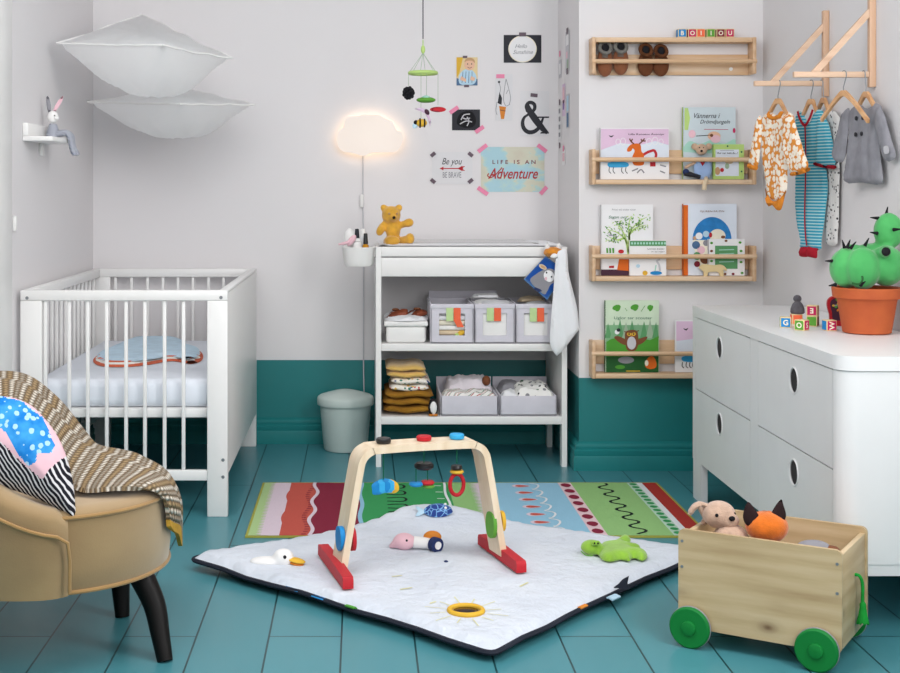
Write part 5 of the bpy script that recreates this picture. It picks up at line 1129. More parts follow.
m = MB(); cx_ = sum(p[0] for p in o) / len(o); cy_ = sum(p[1] for p in o) / len(o); m.poly([(cx_ + (x - cx_) * .78, cy_ + (y - cy_) * .76 + .002) for x, y in o], hp, 'plum', .0008)
rr = random.Random(9)
for k in range(26): a = rr.uniform(0, 6.28); r = rr.uniform(0, .021); m.ell((cx_ + r * math.cos(a), cy_ + .002 + r * math.sin(a)), .0042, .003, hp, rr.choice(['yellow', 'leaf', 'cream', 'orange', 'grey', 'toy_green']), .0012 + k * .00004, a, 10)
m.build('painted_front', ht)
# ------------------------------------------------------------------ striped rug
rug = thing('striped_rug', 'colourful flat rug in green, red and blue bands lying under the play mat', 'rug', (.36, 4.51, 0))
RX0, RX1, RY0, RY1, RZ = -.352, 1.076, 4.13, 4.89, .006
def rugmat(n_, h_):
    t = NT(n_); v = t.coord(); t.col(t.mix(t.math('MULTIPLY', t.noise(t.coord(scale=(30, 3, 1)), 8, 3), .3), h_, '#%02x%02x%02x' % tuple(int(int(h_[i:i + 2], 16) * .82) for i in (1, 3, 5)))); t.bump(t.noise(v, 300, 2), .3, .002); t.set(Roughness=.95, Specular_IOR_Level=.1)
for n_, h_ in dict(rug_lime='#afcc90', rug_pinkwhite='#dccbd6', rug_coral='#c25a4e', rug_wine='#862c40', rug_green='#3f9a5c', rug_leaf='#93c07c', rug_blue='#93c2da', rug_pink='#e3c6cb', rug_mint='#b9d7c2', rug_red='#ab3a33', rug_white='#e3e6e8', rug_edge='#a6a54e', rug_black='#25302c').items(): rugmat(n_, h_)
rp = flat(RZ); rx = lambda px: (px - CX) / 276.0
m = MB().bx(RX0, RX1, RY0, RY1, 0.0005, RZ - .0002, 'rug_edge')
def band(a, b, mt_, z): m.poly([(a, RY0 + .008), (b, RY0 + .008), (b, RY1 - .008), (a, RY1 - .008)], rp, mt_, z)
E = [(RX0 + .008, 'rug_lime'), (rx(276), 'rug_pinkwhite'), (rx(291.5), 'rug_coral'), (rx(323), 'rug_wine'), (rx(360), 'rug_green'), (rx(447), 'rug_leaf'), (rx(478), 'rug_blue'), (rx(557), 'rug_pink'), (rx(570), 'rug_leaf'), (rx(626), 'rug_mint'), (rx(635.5), 'rug_white'), (rx(641), 'rug_red'), (RX1 - .008, None)]
for (a, n_), (b, _) in zip(E, E[1:]): band(a, b, n_, .0003)
N = 36; yy = [RY0 + .008 + (RY1 - RY0 - .016) * i / N for i in range(N + 1)]
x = rx(276); z_ = []
for i in range(N): z_ += [(x - .018, yy[i]), (x + .004, (yy[i] + yy[i + 1]) / 2)]
m.poly(z_ + [(x + .02, yy[-1]), (x + .02, yy[0])], rp, 'rug_pinkwhite', .0008)
x = rx(291.5); m.poly([(x + .007 * math.sin(i * .42), y) for i, y in enumerate(yy)] + [(x + .03, yy[-1]), (x + .03, yy[0])], rp, 'rug_coral', .0008)
x = rx(317); w0 = [(x + .008 * math.sin(i * .5), y) for i, y in enumerate(yy)]
m.poly(w0 + [(rx(330), yy[-1]), (rx(330), yy[0])], rp, 'rug_wine', .0010)
m.stroke(w0, .012, rp, 'rug_pinkwhite', .0014)
for i in range(24): y = yy[0] + .015 + i * .030; m.stroke([(rx(310) + .008 * math.sin(i * .62), y), (rx(314) + .008 * math.sin(i * .62), y)], .007, rp, 'rug_wine', .0012, 0)
m.stroke([(rx(361) + .004 * math.sin(i * .4), y) for i, y in enumerate(yy)], .014, rp, 'rug_blue', .0012)
for k in range(7):
    y = RY1 - .05 - k * .100; x = rx(396); m.stroke([(x - .038, y), (x + .014, y + .008), (x + .028, y - .022), (x + .014, y - .052), (x - .038, y - .046)], .009, rp, 'rug_black', .0012)
x = rx(443); m.stroke([(x + .003 * math.sin(i * .4), y) for i, y in enumerate(yy)], .009, rp, 'rug_white', .0012)
for k in range(7): m.stroke([(rx(433), RY1 - .06 - k * .1), (rx(440), RY1 - .062 - k * .1)], .012, rp, 'rug_mint', .0012, 0)
x = rx(478); z_ = []
for i in range(N): z_ += [(x - .040, yy[i]), (x - .008, (yy[i] + yy[i + 1]) / 2)]
m.poly(z_ + [(x + .001, yy[-1]), (x + .001, yy[0])], rp, 'rug_pinkwhite', .0008)
for k in range(7):
    y = RY1 - .065 - k * .105; a = rx(518.5)
    m.poly(spline([(a - .032, y), (a - .012, y + .024), (a + .034, y), (a - .012, y - .024)], 4, True), rp, 'rug_pinkwhite', .0010).poly(spline([(a - .020, y), (a - .005, y + .016), (a + .030, y), (a - .005, y - .016)], 4, True), rp, 'rug_coral', .0014)
    m.stroke([(rx(528), y + .05), (rx(535), y + .03), (rx(536), y), (rx(532), y - .04), (rx(528), y - .05)], .007, rp, 'rug_white', .0011)
rr = random.Random(4)
for k in range(8): m.poly(spline([(rx(563.5) + .018 * a, RY1 - .05 - k * .093 + rr.uniform(.026, .034) * b) for a, b in circ(8)], 3, True), rp, 'rug_wine', .0012)
m.stroke([(rx(600) + .022 * math.sin(i * PI / 2.0 + .8) , RY1 - .02 - i * .0275) for i in range(27)], .010, rp, 'rug_black', .0012, 5)
for k in range(15): m.poly(spline([(rx(631) + .013 * a, RY1 - .035 - k * .049 + .017 * b) for a, b in circ(8)], 2, True), rp, 'rug_green', .0012)
m.build('woven_rug', rug)

# ------------------------------------------------------------------ quilted play mat
Lc, Fc, Rc, Bc = V((-.478, 3.785)), V((.297, 3.032)), V((.995, 3.875)), V((.226, 4.375))
def mz(x, y):
    q = .0035 * noise.noise(V((x * 5, y * 5, 1))) + .0022 * noise.noise(V((x * 14, y * 14, 5)))
    q += .022 * math.exp(-(((x - .20) / .22) ** 2 + ((y - 4.27) / .10) ** 2)) + .012 * math.exp(-(((x + .40) / .14) ** 2 + ((y - 3.78) / .1) ** 2))
    return q
def corner_round(c, r=.03):
    out = []
    for i in range(4):
        p, a, b = c[i], c[i - 1], c[(i + 1) % 4]; u = (a - p).normalized() * r; w_ = (b - p).normalized() * r
        for t_ in (0, .25, .5, .75, 1): out.append(tuple((p + u) * (1 - t_) ** 2 + p * 2 * t_ * (1 - t_) + (p + w_) * t_ * t_))
        q, nx = p + w_, b + (p - b).normalized() * r; nn = V((-(b - p).y, (b - p).x)).normalized()
        for k in range(1, 10): t_ = k / 10; out.append(tuple(q.lerp(nx, t_) + nn * (.012 * math.sin(PI * t_) + .004 * math.sin(t_ * 19 + i))))
    return out
MZ, MT_ = .024, .017
t = NT('quilt_white'); v = t.coord(); t.col(t.ramp(t.noise(v, 7, 3), [(.3, '#ccd3de'), (.7, '#d6dce5')])); t.set(Roughness=.9, Sheen_Weight=.2, Specular_IOR_Level=.2)
bq = t.math('ADD', t.math('MULTIPLY', t.noise(v, 9, 4), 1.0), t.math('MULTIPLY', t.noise(v, 40, 3), .35)); t.bump(bq, .6, .03)
mat('quilt_back', '#2a2d38', .85, .1)
pm = thing('play_mat', 'large square white quilted play mat with dark underside on the floor', 'play mat', (.26, 3.85, 0))
mo = corner_round([Lc, Fc, Rc, Bc])
MB().puff(mo, flat(MZ), MT_, .016, 'quilt_white', w=.028, h=.022, mb='quilt_back', fn=lambda x, y, z, s: (x, y, z + (mz(x, y) if s > 0 and z > .001 else mz(x, y) * .8 if mz(x, y) > .004 else 0))).build('quilt', pm, sharp=70)
bind = [(x, y, MZ + mz(x, y) * .8 - .001) for x, y in mo]; bind = [(x, y, max(z, MZ - .002)) for x, y, z in bind]
MB().tube(bind, .0065, 'quilt_back', 6, True).build('binding', pm, 'dark edge binding')
top_z = lambda x, y: MZ + MT_ + mz(x, y)
def onmat(px, py, dz=0):
    p = flat(MZ + MT_)
    for _ in range(4):
        q = p.one(px, py); p = flat(top_z(*q))
    return V((q[0], q[1], top_z(*q) + dz))
class Drape:
    """plane that follows the top of the mat"""
    def w(s, x, y, z=0): return V((x, y, top_z(x, y) + .0012 + z))
    def px(s, *pts): return [tuple(onmat(*p)[:2]) for p in pts]
dp = Drape()
mat('embroidery', '#dcd9a2', .8, .05)
sc = onmat(466, 612)
m = MB()
for a in range(12):
    if a in (): continue
    q = a * PI / 6 + .2; m.stroke([(sc.x + r * math.cos(q), sc.y + r * 1.1 * math.sin(q)) for r in (.052, .070, .085, .104 if a % 2 else .09)], .0026, dp, 'embroidery', .0006, 2)
m.build('sun_rays', pm, 'pale yellow stitched sun rays')
MB().ring(sc + V((0, 0, .004)), .0385, .0065, 'yellow', n=40, k=10, sy=1.05).build('sun_ring', pm, 'yellow ring of the sun')
MB().lathe([(.0005, .001), (.031, .001), (.031, .003), (.0005, .003)], sc, 'mirror', 32).build('mirror', pm)
m = MB()
for pts in (((392, 577), (402, 576)), ((430, 604), (436, 602)), ((400, 590), (412, 588)), ((520, 587), (528, 583))): m.stroke(dp.px(*pts), .006, dp, 'embroidery', .0004, 0)
m.build('embroidery', pm, 'pale stitched marks')
def edge_tag(px, py, m_, lab, w_=.02, l_=.03, up=0):
    """ribbon loop sewn into the front edge; the mat's nearest outline point carries it"""
    g_ = flat(.016).one(px, py); c = min(range(len(mo)), key=lambda i: (mo[i][0] - g_[0]) ** 2 + (mo[i][1] - g_[1]) ** 2)
    a, b = V(mo[c - 1]), V(mo[(c + 1) % len(mo)]); tn = (b - a).normalized(); nn = V((tn.y, -tn.x)); c0 = V(mo[c]) + tn * tn.dot(V(g_) - V(mo[c]))
    z = .017
    rows = [[V((*(c0 + tn * (w_ * (s_ - .5)) + nn * (l_ * f - .008)), z + up * f + .006 * math.sin(PI * f))) for s_ in (0, .33, .66, 1)] for f in (0, .3, .6, .85, 1)]
    MB().grid(rows, m_, .004).build('ribbon_tag', pm, lab)
edge_tag(577, 610, 'orange', 'orange ribbon tag', .03, .016, .008); edge_tag(601, 598, 'paleblue', 'pale blue ribbon tag', .04, .03, .004); edge_tag(353, 612, 'leaf', 'green ribbon tag', .03, .016, .012)
edge_tag(290, 594, 'toy_blue', 'blue ribbon tag', .05, .012, .006); edge_tag(319, 601.5, 'toy_blue', 'blue ribbon tag', .045, .012, .006); edge_tag(428, 646, 'quilt_back', 'dark ribbon tag', .02, .008, .004)
fp = onmat(621, 588); MB().prism([(-.018, 0), (.022, 0), (.016, .012), (.020, .032), (.004, .022), (-.008, .008)], Plane(fp, (-.3, -1, 0)), -.005, .005, 'quilt_back').build('fin_tag', pm, 'dark felt fin sewn at the edge')
e = onmat(446, 561.5); MB().sph(e, (.006, .009, .003), 'navy').build('stitched_dot', pm, 'small dark stitched dot')

# soft toys on the mat
dk_ = onmat(287, 563); dt_ = thing('soft_duck', 'white soft duck head with a yellow beak lying on the left of the play mat', 'soft toy', dk_)
MB().sph(dk_ + V((-.010, 0, .014)), (.030, .026, .026), 'soft_white').sph(dk_ + V((-.055, .004, .004)), (.05, .03, .012), 'quilt_white').build('head', dt_, remesh=.005)
MB().sph(dk_ + V((.026, -.010, .010)), (.026, .019, .006), 'yellow', rot(0, 10, -12)).sph(dk_ + V((.026, -.010, .002)), (.022, .016, .005), 'orange', rot(0, 10, -12)).build('beak', dt_)
MB().sph(dk_ + V((-.005, -.022, .022)), .005, 'soft_black', nu=10, nv=8).build('eye', dt_)
rt = onmat(402, 548); rtt = thing('soft_rattle', 'pink and white soft rattle toy with orange and navy discs on the play mat', 'rattle', rt)
a = onmat(405, 549); b = onmat(434, 550)
MB().sph(a + V((-.002, 0, .022)), (.033, .026, .024), 'rose').tube([a + V((-.03, 0, .014)), a + V((-.045, .004, .004))], [.012, .004], 'rose', 10).build('head', rtt, remesh=.004)
MB().tube([a + V((.025, 0, .020)), b + V((-.004, 0, .018))], [.017, .015], 'soft_white', 14).build('body', rtt)
MB().sph(b + V((-.004, .012, .034)), (.026, .012, .018), 'orange').build('disc', rtt, 'orange disc'); c = b + V((.004, -.012, .018))
MB().cyl(c + V((-.006, .008, 0)), c + V((.006, -.008, 0)), .021, 'navy').build('disc', rtt, 'navy disc'); MB().cyl(c + V((.006, -.008, 0)), c + V((.0075, -.010, 0)), .011, 'soft_white').build('disc_centre', rtt, 'white disc centre')
MB().sph(a + V((.004, -.0225, .030)), .0035, 'soft_black', nu=8, nv=6).build('eye', rtt)
ft = onmat(437, 512); f = thing('soft_fish', 'dark blue soft fish toy at the back of the play mat', 'soft toy', ft)
pf = Plane(ft + V((0, 0, .008)), (0, -.45, 1), (1, 0, 0))
t = NT('fish_blue'); v = t.coord(); vo = t.n('ShaderNodeTexVoronoi', Scale=55, feature='DISTANCE_TO_EDGE'); t.l(v, vo.inputs[0]); t.col(t.ramp(vo.outputs['Distance'], [(.02, '#7fb2e0'), (.08, '#223f86')])); t.set(Roughness=.9)
MB().puff(spline([(-.042, .004), (-.02, .026), (.02, .030), (.045, .012), (.047, -.006), (.02, -.026), (-.018, -.026), (-.040, -.008)], 5, True), pf, .020, .008, 'fish_blue', w=.03, h=.006).build('body', f)
MB().puff(spline([(-.036, 0), (-.056, .022), (-.066, .024), (-.060, .002), (-.068, -.022), (-.054, -.020)], 4, True), pf, .006, .004, 'paleblue', w=.012, h=.005).build('tail', f, 'pale blue tail')
for s_ in (-.006, .012): MB().sph(pf.w(.026, s_, .018), .0045, 'soft_white', nu=8, nv=6).build('eye', f)
fr = onmat(612, 556); f = thing('soft_frog', 'lime green soft frog lying flat on the right of the play mat', 'soft toy', fr)
mat('frog_green', '#8dbb3e', .9, .1, 20, .4, 150, sheen=.4)
pf = flat(top_z(fr.x, fr.y) + .006); q = lambda *p: pf.px(*p)
MB().puff(spline(q((600, 547), (612, 545), (620, 539.5), (628, 539), (632, 542), (624, 545), (634, 548), (642, 547), (640, 550.5), (633, 552), (646, 554), (648, 559), (641, 561.5), (634, 558.5), (630, 562), (622, 560), (612, 562), (603, 561), (598, 556)), 3, True), pf, .022, .004, 'frog_green', w=.03, h=.009).sph(V((*pf.one(592, 553), pf.o.z + .016)), (.032, .030, .021), 'frog_green').build('body', f, remesh=.0045)
for px, py in ((593.5, 545.5), (597, 546)): c = V((*pf.one(px, 555), 0)); MB().sph(V((c.x, c.y - .01, pf.o.z + .036)), (.0075, .007, .007), 'frog_green').sph(V((c.x, c.y - .016, pf.o.z + .037)), .0028, 'soft_black', nu=8, nv=6).build('eye', f)
MB().tube(spline([V((*pf.one(581, 557), pf.o.z + .016)), V((*pf.one(586, 559.5), pf.o.z + .012)), V((*pf.one(593, 560), pf.o.z + .012))], 3), .0016, 'toy_green', 6).build('mouth', f)

# ------------------------------------------------------------------ wooden baby gym standing on the mat
gy = thing('baby_gym', 'wooden arch baby gym with red feet standing on the white play mat', 'baby gym', (.16, 3.70, MZ + MT_))
fl_ = [(V((-.104, 3.775)), V((-.030, 3.445))), (V((.352, 3.885)), V((.430, 3.592)))]
gz = .0465
for a, b in fl_:
    d = (b - a).normalized(); n_ = V((-d.y, d.x)); L = (b - a).length; pl = Plane((a.x, a.y, gz), (-d.y, d.x, 0), (d.x, d.y, 0)) if 0 else Plane((a.x, a.y, gz), (d.y, -d.x, 0), None)
    u = pl.u; sg = 1 if u.x * d.x + u.y * d.y > 0 else -1
    MB().prism([(0, 0), (sg * L, 0), (sg * L, .022), (sg * (L - .006), .030), (sg * L * .5, .034), (sg * .006, .030), (0, .022)], pl, -.014, .014, 'red').build('foot', gy, 'red wooden foot')
pa, pb = V((-.064, 3.605)), V((.392, 3.745))
ax = V((pb.x - pa.x, pb.y - pa.y, 0)); Lg = ax.length; ax.normalize(); nb = V((ax.y, -ax.x, 0))     # nb points to the camera
H = .375; gt = .0185; wd = .086
sp_ = lambda x, z: (x, z)
outer = [(0.0, .018), (.016, .12), (.035, .24), (.045, .30), (.052, .335), (.065, .358), (.085, .372), (.107, .376), (Lg / 2, .378)]
outer = [(x, z * .887) for x, z in outer]; outer = outer + [(Lg - x, z) for x, z in outer[-2::-1]]
cl_ = spline(outer, 5); L2 = len(cl_); inn_ = []
for i, p in enumerate(cl_):
    a, b = cl_[max(0, i - 1)], cl_[min(L2 - 1, i + 1)]; dx, dz = b[0] - a[0], b[1] - a[1]; q = math.hypot(dx, dz); inn_.append((p[0] + dz / q * gt, p[1] - dx / q * gt))
gp = Plane((pa.x, pa.y, gz), nb, ax)
vs = []
for (x, z), (xi, zi) in zip(cl_, inn_):
    k = .62 + .38 * min(1, max(0, (.36 - z) / .30)) if 0 else 1
    for (X_, Z_, s_) in ((x, z, 1), (xi, zi, 1), (xi, zi, -1), (x, z, -1)): vs.append(gp.w(X_, Z_, s_ * wd / 2))
fs = [[4 * i + k, 4 * i + (k + 1) % 4, 4 * i + 4 + (k + 1) % 4, 4 * i + 4 + k] for i in range(L2 - 1) for k in range(4)] + [[3, 2, 1, 0], [4 * L2 - 4 + k for k in range(4)]]
MB().add(vs, fs, 'birch').build('arch', gy)
def on_bar(px): return gp.one(px, 441)[0]
for px, mt_ in ((383.5, 'black'), (424, 'red'), (456.8, 'sky_blue')):
    c = gp.w(on_bar(px), .3365, 0); MB().lathe([(.0015, 0), (.019, 0), (.0205, .003), (.0205, .010), (.018, .013), (.0015, .013)], c, mt_, 24).build('knob', gy, {'black': 'black', 'red': 'red', 'sky_blue': 'light blue'}[mt_] + ' round knob on the arch')
    MB().tube([c - V((0, 0, .016)), c - V((0, 0, .07 if mt_ != 'black' else .10))], .0016, 'darkgreen', 6).build('cord', gy)
G = lambda px, py, off=0: gp.w(*gp.one(px, py), off)
c = G(383, 487)
for k, mt_ in enumerate(('toy_blue', 'sky_blue', 'toy_blue', 'sky_blue', 'yellow')):
    MB().puff(spline([(-.026 + .004, 0), (-.022, .014), (0, .022), (.020, .012), (.024, -.006), (.010, -.016), (-.018, -.014)], 4, True), Plane(c + V((-.012 + k * .008, .004 * k, -.002 * abs(k - 2))), (.75 - .25 * k + .001, -1, 0)), .004, .004, mt_, w=.008, h=.006).build('leaf_disc', gy, 'yellow disc of the hanging toy' if mt_ == 'yellow' else 'blue disc of the hanging toy')
c = G(424, 466); MB().lathe([(.001, -.008), (.021, -.008), (.0265, -.003), (.0265, .004), (.021, .009), (.001, .009)], c, 'black', 28).build('hanging_disc', gy, 'black hanging disc')
for px, z0, mt_, mt2 in ((416, 484, 'toy_blue', None), (427.5, 482.5, 'red', 'toy_green')):
    d0 = G(px, z0); MB().tube([G(px, 467), d0], .0016, 'darkgreen', 6).build('cord', gy)
    MB().lathe([(.001, -.006), (.016, -.005), (.0195, 0), (.016, .005), (.001, .006)], d0, mt_, 24).build('hanging_disc', gy, {'toy_blue': 'blue', 'red': 'red'}[mt_] + ' hanging disc')
    if mt2: MB().lathe([(.001, -.005), (.014, -.004), (.017, 0), (.014, .004), (.001, .005)], d0 + V((.003, 0, -.010)), mt2, 24).build('hanging_disc', gy, 'green hanging disc')
c = G(456.5, 467.5); MB().lathe([(.001, -.005), (.014, -.005), (.0165, 0), (.014, .006), (.001, .006)], c, 'black', 24).build('hanging_disc', gy, 'black hanging disc')
MB().lathe([(.001, -.004), (.017, -.004), (.0195, 0), (.017, .004), (.001, .004)], G(456.8, 471.5), 'yellow', 24).build('hanging_disc', gy, 'yellow hanging disc')
MB().ring(G(456.8, 484.5), .020, .0055, 'red', nb, 32, 10, 1.0, 1.45).build('hanging_ring', gy, 'red hanging ring')
def leg_disc(px, py, side, mt_, rx_, rz_, ht_, lab, off=.0):
    """rounded disc threaded on a leg: sits on the outer (-1) or inner (1) face"""
    x, z = gp.one(px, py); c = gp.w(x, z, off)
    pl = Plane(c, ax * (1 if side > 0 else -1))
    MB().prism(spline([(rx_ * a * (abs(a) ** -.25 if abs(a) > .01 else 1), rz_ * b) for a, b in circ(16)], 2, True), pl, 0, ht_, mt_).build('side_disc', gy, lab)
leg_disc(341.5, 537, -1, 'toy_blue', .027, .032, .013, 'blue disc on the left leg', .012); leg_disc(350.5, 539, 1, 'red', .026, .031, .010, 'red disc on the left leg')
leg_disc(490.5, 523, -1, 'toy_green', .030, .036, .010, 'green disc on the right leg', .018); leg_disc(499.5, 521, 1, 'yellow', .024, .028, .010, 'yellow disc on the right leg')

# ------------------------------------------------------------------ wooden toy cart
CA = math.atan2(-.539, .842); co_ = V((.747, 3.168, 0))
cart = thing('toy_cart', 'pine toy box cart on green wheels in the right foreground', 'toy box', co_, CA)
CW = WM[cart.name]; LC = lambda x, y, z: CW @ V((x, y, z))
cr_ = CW.to_3x3()
def cbox(x0, x1, y0, y1, z0, z1, m_, bev=.003): return MB().box(LC((x0 + x1) / 2, (y0 + y1) / 2, (z0 + z1) / 2), (x1 - x0, y1 - y0, z1 - z0), m_, cr_, bev)
CL, CD, z0, z1 = .371, .258, .043, .271
fpl = Plane(LC(0, 0, 0), cr_ @ V((0, -1, 0)))
def rrect(x0, x1, a, b, r=.014):
    o = []
    for cx_, cy_, s_ in ((x1 - r, a + r, -PI / 2), (x1 - r, b - r, 0), (x0 + r, b - r, PI / 2), (x0 + r, a + r, PI)): o += [(cx_ + r * math.cos(s_ + k * PI / 8), cy_ + r * math.sin(s_ + k * PI / 8)) for k in range(5)]
    return o
MB().prism(rrect(0, CL, z0, z1), fpl, -.011, 0, 'knotty').build('long_panel', cart)
MB().prism(rrect(0, CL, z0, z1), fpl, -CD, -CD + .011, 'knotty').build('long_panel', cart)
for x in (.004, CL - .016): cbox(x, x + .012, .0112, CD - .0112, z0 + .004, z1 - .014, 'knotty_y', .001).build('short_panel', cart)
cbox(.016, CL - .016, .0112, CD - .0112, z0 + .008, z0 + .018, 'knotty', 0).build('floor_panel', cart)
for x, z in ((.009, z1 - .028), (.009, z1 - .088), (CL - .010, z1 - .03), (CL - .010, z1 - .095)):
    MB().cyl(LC(x, .0005, z), LC(x, -.001, z), .0035, 'screw_grey', n=10).build('screw', cart)
for x in (.032, CL - .051):
    for y, s_ in ((-.004, -1), (CD + .001, 1)):
        w_ = MB(); ax_ = cr_ @ V((0, s_, 0)); c = LC(x, y, .0475)
        prof = [(.0475, 0), (.0475, .014), (.044, .017), (.017, .017), (.016, .0215), (.014, .0225), (.001, .0225)]
        u, v_ = basis(ax_); vs = []; n = 36
        for r, h_ in prof: vs += [c + u * (r * a) + v_ * (r * b) + ax_ * h_ for a, b in circ(n)]
        w_.add(vs, [[i * n + k, i * n + (k + 1) % n, (i + 1) * n + (k + 1) % n, (i + 1) * n + k] for i in range(len(prof) - 1) for k in range(n)] + [list(range(n))[::-1]], 'wheel_green')
        wo = w_.build('wheel', cart)
        MB().tube([c + u * (.0462 * a) + v_ * (.0462 * b) + ax_ * .004 for a, b in circ(36)], .0028, 'grey', 8, True).build('tyre', wo, 'grey rubber tyre')
rp_ = [LC(CL - .004, CD * .55, .185), LC(CL + .006, CD * .55, .183), LC(CL + .012, CD * .56, .165), LC(CL + .012, CD * .56, .125)]
rope = MB().tube(spline(rp_, 5), .0038, 'rope_green', 8).build('pull_rope', cart, 'green pull rope with tassel')
tm_ = MB(); c = LC(CL + .013, CD * .56, .125)
tm_.lathe([(.004, 0), (.0075, -.006), (.007, -.012), (.010, -.030), (.014, -.047), (.011, -.048), (.001, -.046)], c, 'rope_green', 18, fn=lambda q: q * (1 + (.08 * math.cos(8 * math.atan2(q.y, q.x)) if q.z < -.01 else 0)))
tm_.build('tassel', rope)
# toys in the cart
cz = z0 + .019
rb2 = thing('plush_rabbit', 'beige plush rabbit with floppy ears peeking out of the pine cart', 'plush toy', LC(.085, .115, cz))
Q = lambda x, y, z: LC(x, y, z)
mat('bunny_fur', '#c3a48f', .95, .1, 50, .6, 260, sheen=.5); mat('fox_orange', '#d9701f', .95, .1, 50, .5, 260, sheen=.4); mat('bunny_white', '#e6ddd8', .95, .05, 50, .5, 200, sheen=.3)
hc = LC(.060, .115, .288)
MB().sph(hc, (.040, .037, .033), 'bunny_fur').sph(hc + V((.020, -.020, -.010)), (.023, .021, .019), 'bunny_fur').build('head', rb2, remesh=.004)
MB().sph(LC(.070, .125, .17), (.042, .042, .095), 'bunny_fur').sph(LC(.092, .110, .232), (.042, .036, .040), 'bunny_white').build('body', rb2, remesh=.006)
for s_, e in ((-1, (-.058, .012, .013)), (1, (-.026, .020, -.012))):
    MB().tube(spline([hc + V((-.026, .006, .020)), hc + V((-.044, .008, .022)), hc + V(e), hc + V(e) + V((-.010, 0, -.016))], 5), [.007] + [.010] * 4 + [.014] * 6 + [.013] * 3 + [.009] * 2, 'bunny_fur', 12, sq=.55).build('ear', rb2)
MB().sph(hc + V((.020, -.041, .000)), (.0075, .006, .006), 'soft_black').build('nose', rb2)
for dx, dy in ((-.014, -.0335), (.031, -.020)): MB().sph(hc + V((dx, dy, .006)), .0042, 'soft_black', nu=10, nv=8).build('eye', rb2)
fx = thing('plush_fox', 'orange plush fox with dark ears lying in the pine cart beside the rabbit', 'plush toy', LC(.172, .13, cz))
fc = LC(.170, .130, .270)
MB().sph(fc, (.050, .046, .037), 'fox_orange', fn=lambda q: q * (1 + .02 * math.cos(7 * math.atan2(q.y, q.x)))).build('head', fx)
MB().sph(LC(.175, .14, .155), (.05, .05, .085), 'fox_orange').build('body', fx)
for px, py, sl in ((753, 518, -.012), (779, 515, .004)):
    c = P(px, py, fc.y - .012); MB().puff(spline([(-.016, -.016), (-.018 + sl * .4, .006), (sl, .036), (.008 + sl * .5, .024), (.016, -.002), (.004, -.020)], 4, True), Plane(c, (-.2, -1, .1)), .006, .006, 'plum_black', w=.012, h=.006).build('ear', fx, 'dark brown ear')
gr = thing('grey_plush', 'grey plush toy lying at the right inside the pine cart', 'plush toy', LC(.285, .10, .20))
MB().sph(LC(.285, .10, .243), (.040, .030, .018), 'grey').sph(LC(.32, .11, .240), (.022, .018, .012), 'brown').build('body', gr)
MB().sph(LC(.285, .11, .155), (.042, .04, .09), 'grey').build('lower_body', gr)
# ------------------------------------------------------------------ velvet chair in the left foreground
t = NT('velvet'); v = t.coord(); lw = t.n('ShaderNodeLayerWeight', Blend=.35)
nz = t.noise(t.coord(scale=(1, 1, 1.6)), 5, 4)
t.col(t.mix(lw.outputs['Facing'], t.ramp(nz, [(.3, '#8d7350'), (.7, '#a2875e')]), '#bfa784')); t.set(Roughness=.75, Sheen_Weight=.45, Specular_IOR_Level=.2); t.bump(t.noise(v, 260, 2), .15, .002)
mat('velvet_piping', '#a58150', .7, .06, 20, .2, 200, sheen=.4)
CC = V((-.742, 3.225, 0)); RX_, RY_ = .287, .292
ch = thing('tub_chair', 'beige velvet tub chair with black legs in the left foreground', 'chair', CC)
def el(a, k=1.0, z=0.0, dk=0.0): return V((CC.x + (RX_ * k + dk) * math.cos(a), CC.y + (RY_ * k + dk) * math.sin(a), z))
n = 72
def rings(prof, m_, mb, cap=True):
    vs = [el(2 * PI * i / n, k, z, d) for k, z, d in prof for i in range(n)]; L = len(prof)
    fs = [[i * n + j, i * n + (j + 1) % n, (i + 1) * n + (j + 1) % n, (i + 1) * n + j] for i in range(L - 1) for j in range(n)]
    if cap: fs += [list(range(n))[::-1], [(L - 1) * n + j for j in range(n)]]
    mb.add(vs, fs, m_); return mb
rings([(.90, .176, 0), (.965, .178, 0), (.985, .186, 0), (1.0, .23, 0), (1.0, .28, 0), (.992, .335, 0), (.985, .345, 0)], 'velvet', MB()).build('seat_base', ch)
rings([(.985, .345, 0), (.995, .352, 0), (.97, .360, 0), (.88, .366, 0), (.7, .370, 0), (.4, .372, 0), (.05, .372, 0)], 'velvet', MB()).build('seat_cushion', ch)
for z, k in ((.347, 1.0), (.182, .985)): MB().tube([el(2 * PI * i / n, k, z) for i in range(n)], .0050, 'velvet_piping', 8, True).build('piping', ch)
# wrap-around back and arms
def hgt(a):
    d = abs((math.degrees(a) - 180 + 540) % 360 - 180)          # angle from the middle of the back
    return .362 + .40 * (max(0, 1 - d / 108)) ** 1.5 if d < 108 else .362
rows = []; A0, A1, NA = math.radians(291), math.radians(72), 44
for i in range(NA + 1):
    a = A0 + (A1 - A0) * i / NA; e = min(1, min(i, NA - i) / 2.2); e = .55 + .45 * e ** .5
    h = hgt(a); t0, t1 = -.064, .030
    if i in (0, NA): h -= .02
    mid = (t0 + t1) / 2; hw = (t1 - t0) / 2 * e; row = [el(a, 1, .178, mid - hw * .9)]
    row += [el(a, 1, h - .04, mid - hw)] + [el(a, 1, h - .03 + .036 * math.sin(q), mid - hw * 1.0 * math.cos(q)) for q in [PI * k / 10 for k in range(1, 10)]] + [el(a, 1, h - .04, mid + hw), el(a, 1, h - .10, mid + hw * 1.0), el(a, 1, .24, mid + hw * .95), el(a, 1, .178, mid + hw * .86)]
    rows.append(row)
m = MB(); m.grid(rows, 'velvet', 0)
L = len(rows[0]); m.add(rows[0], [list(range(L))], 'velvet'); m.add(rows[-1], [list(range(L - 1, -1, -1))], 'velvet')
m.build('back_shell', ch, sharp=60)
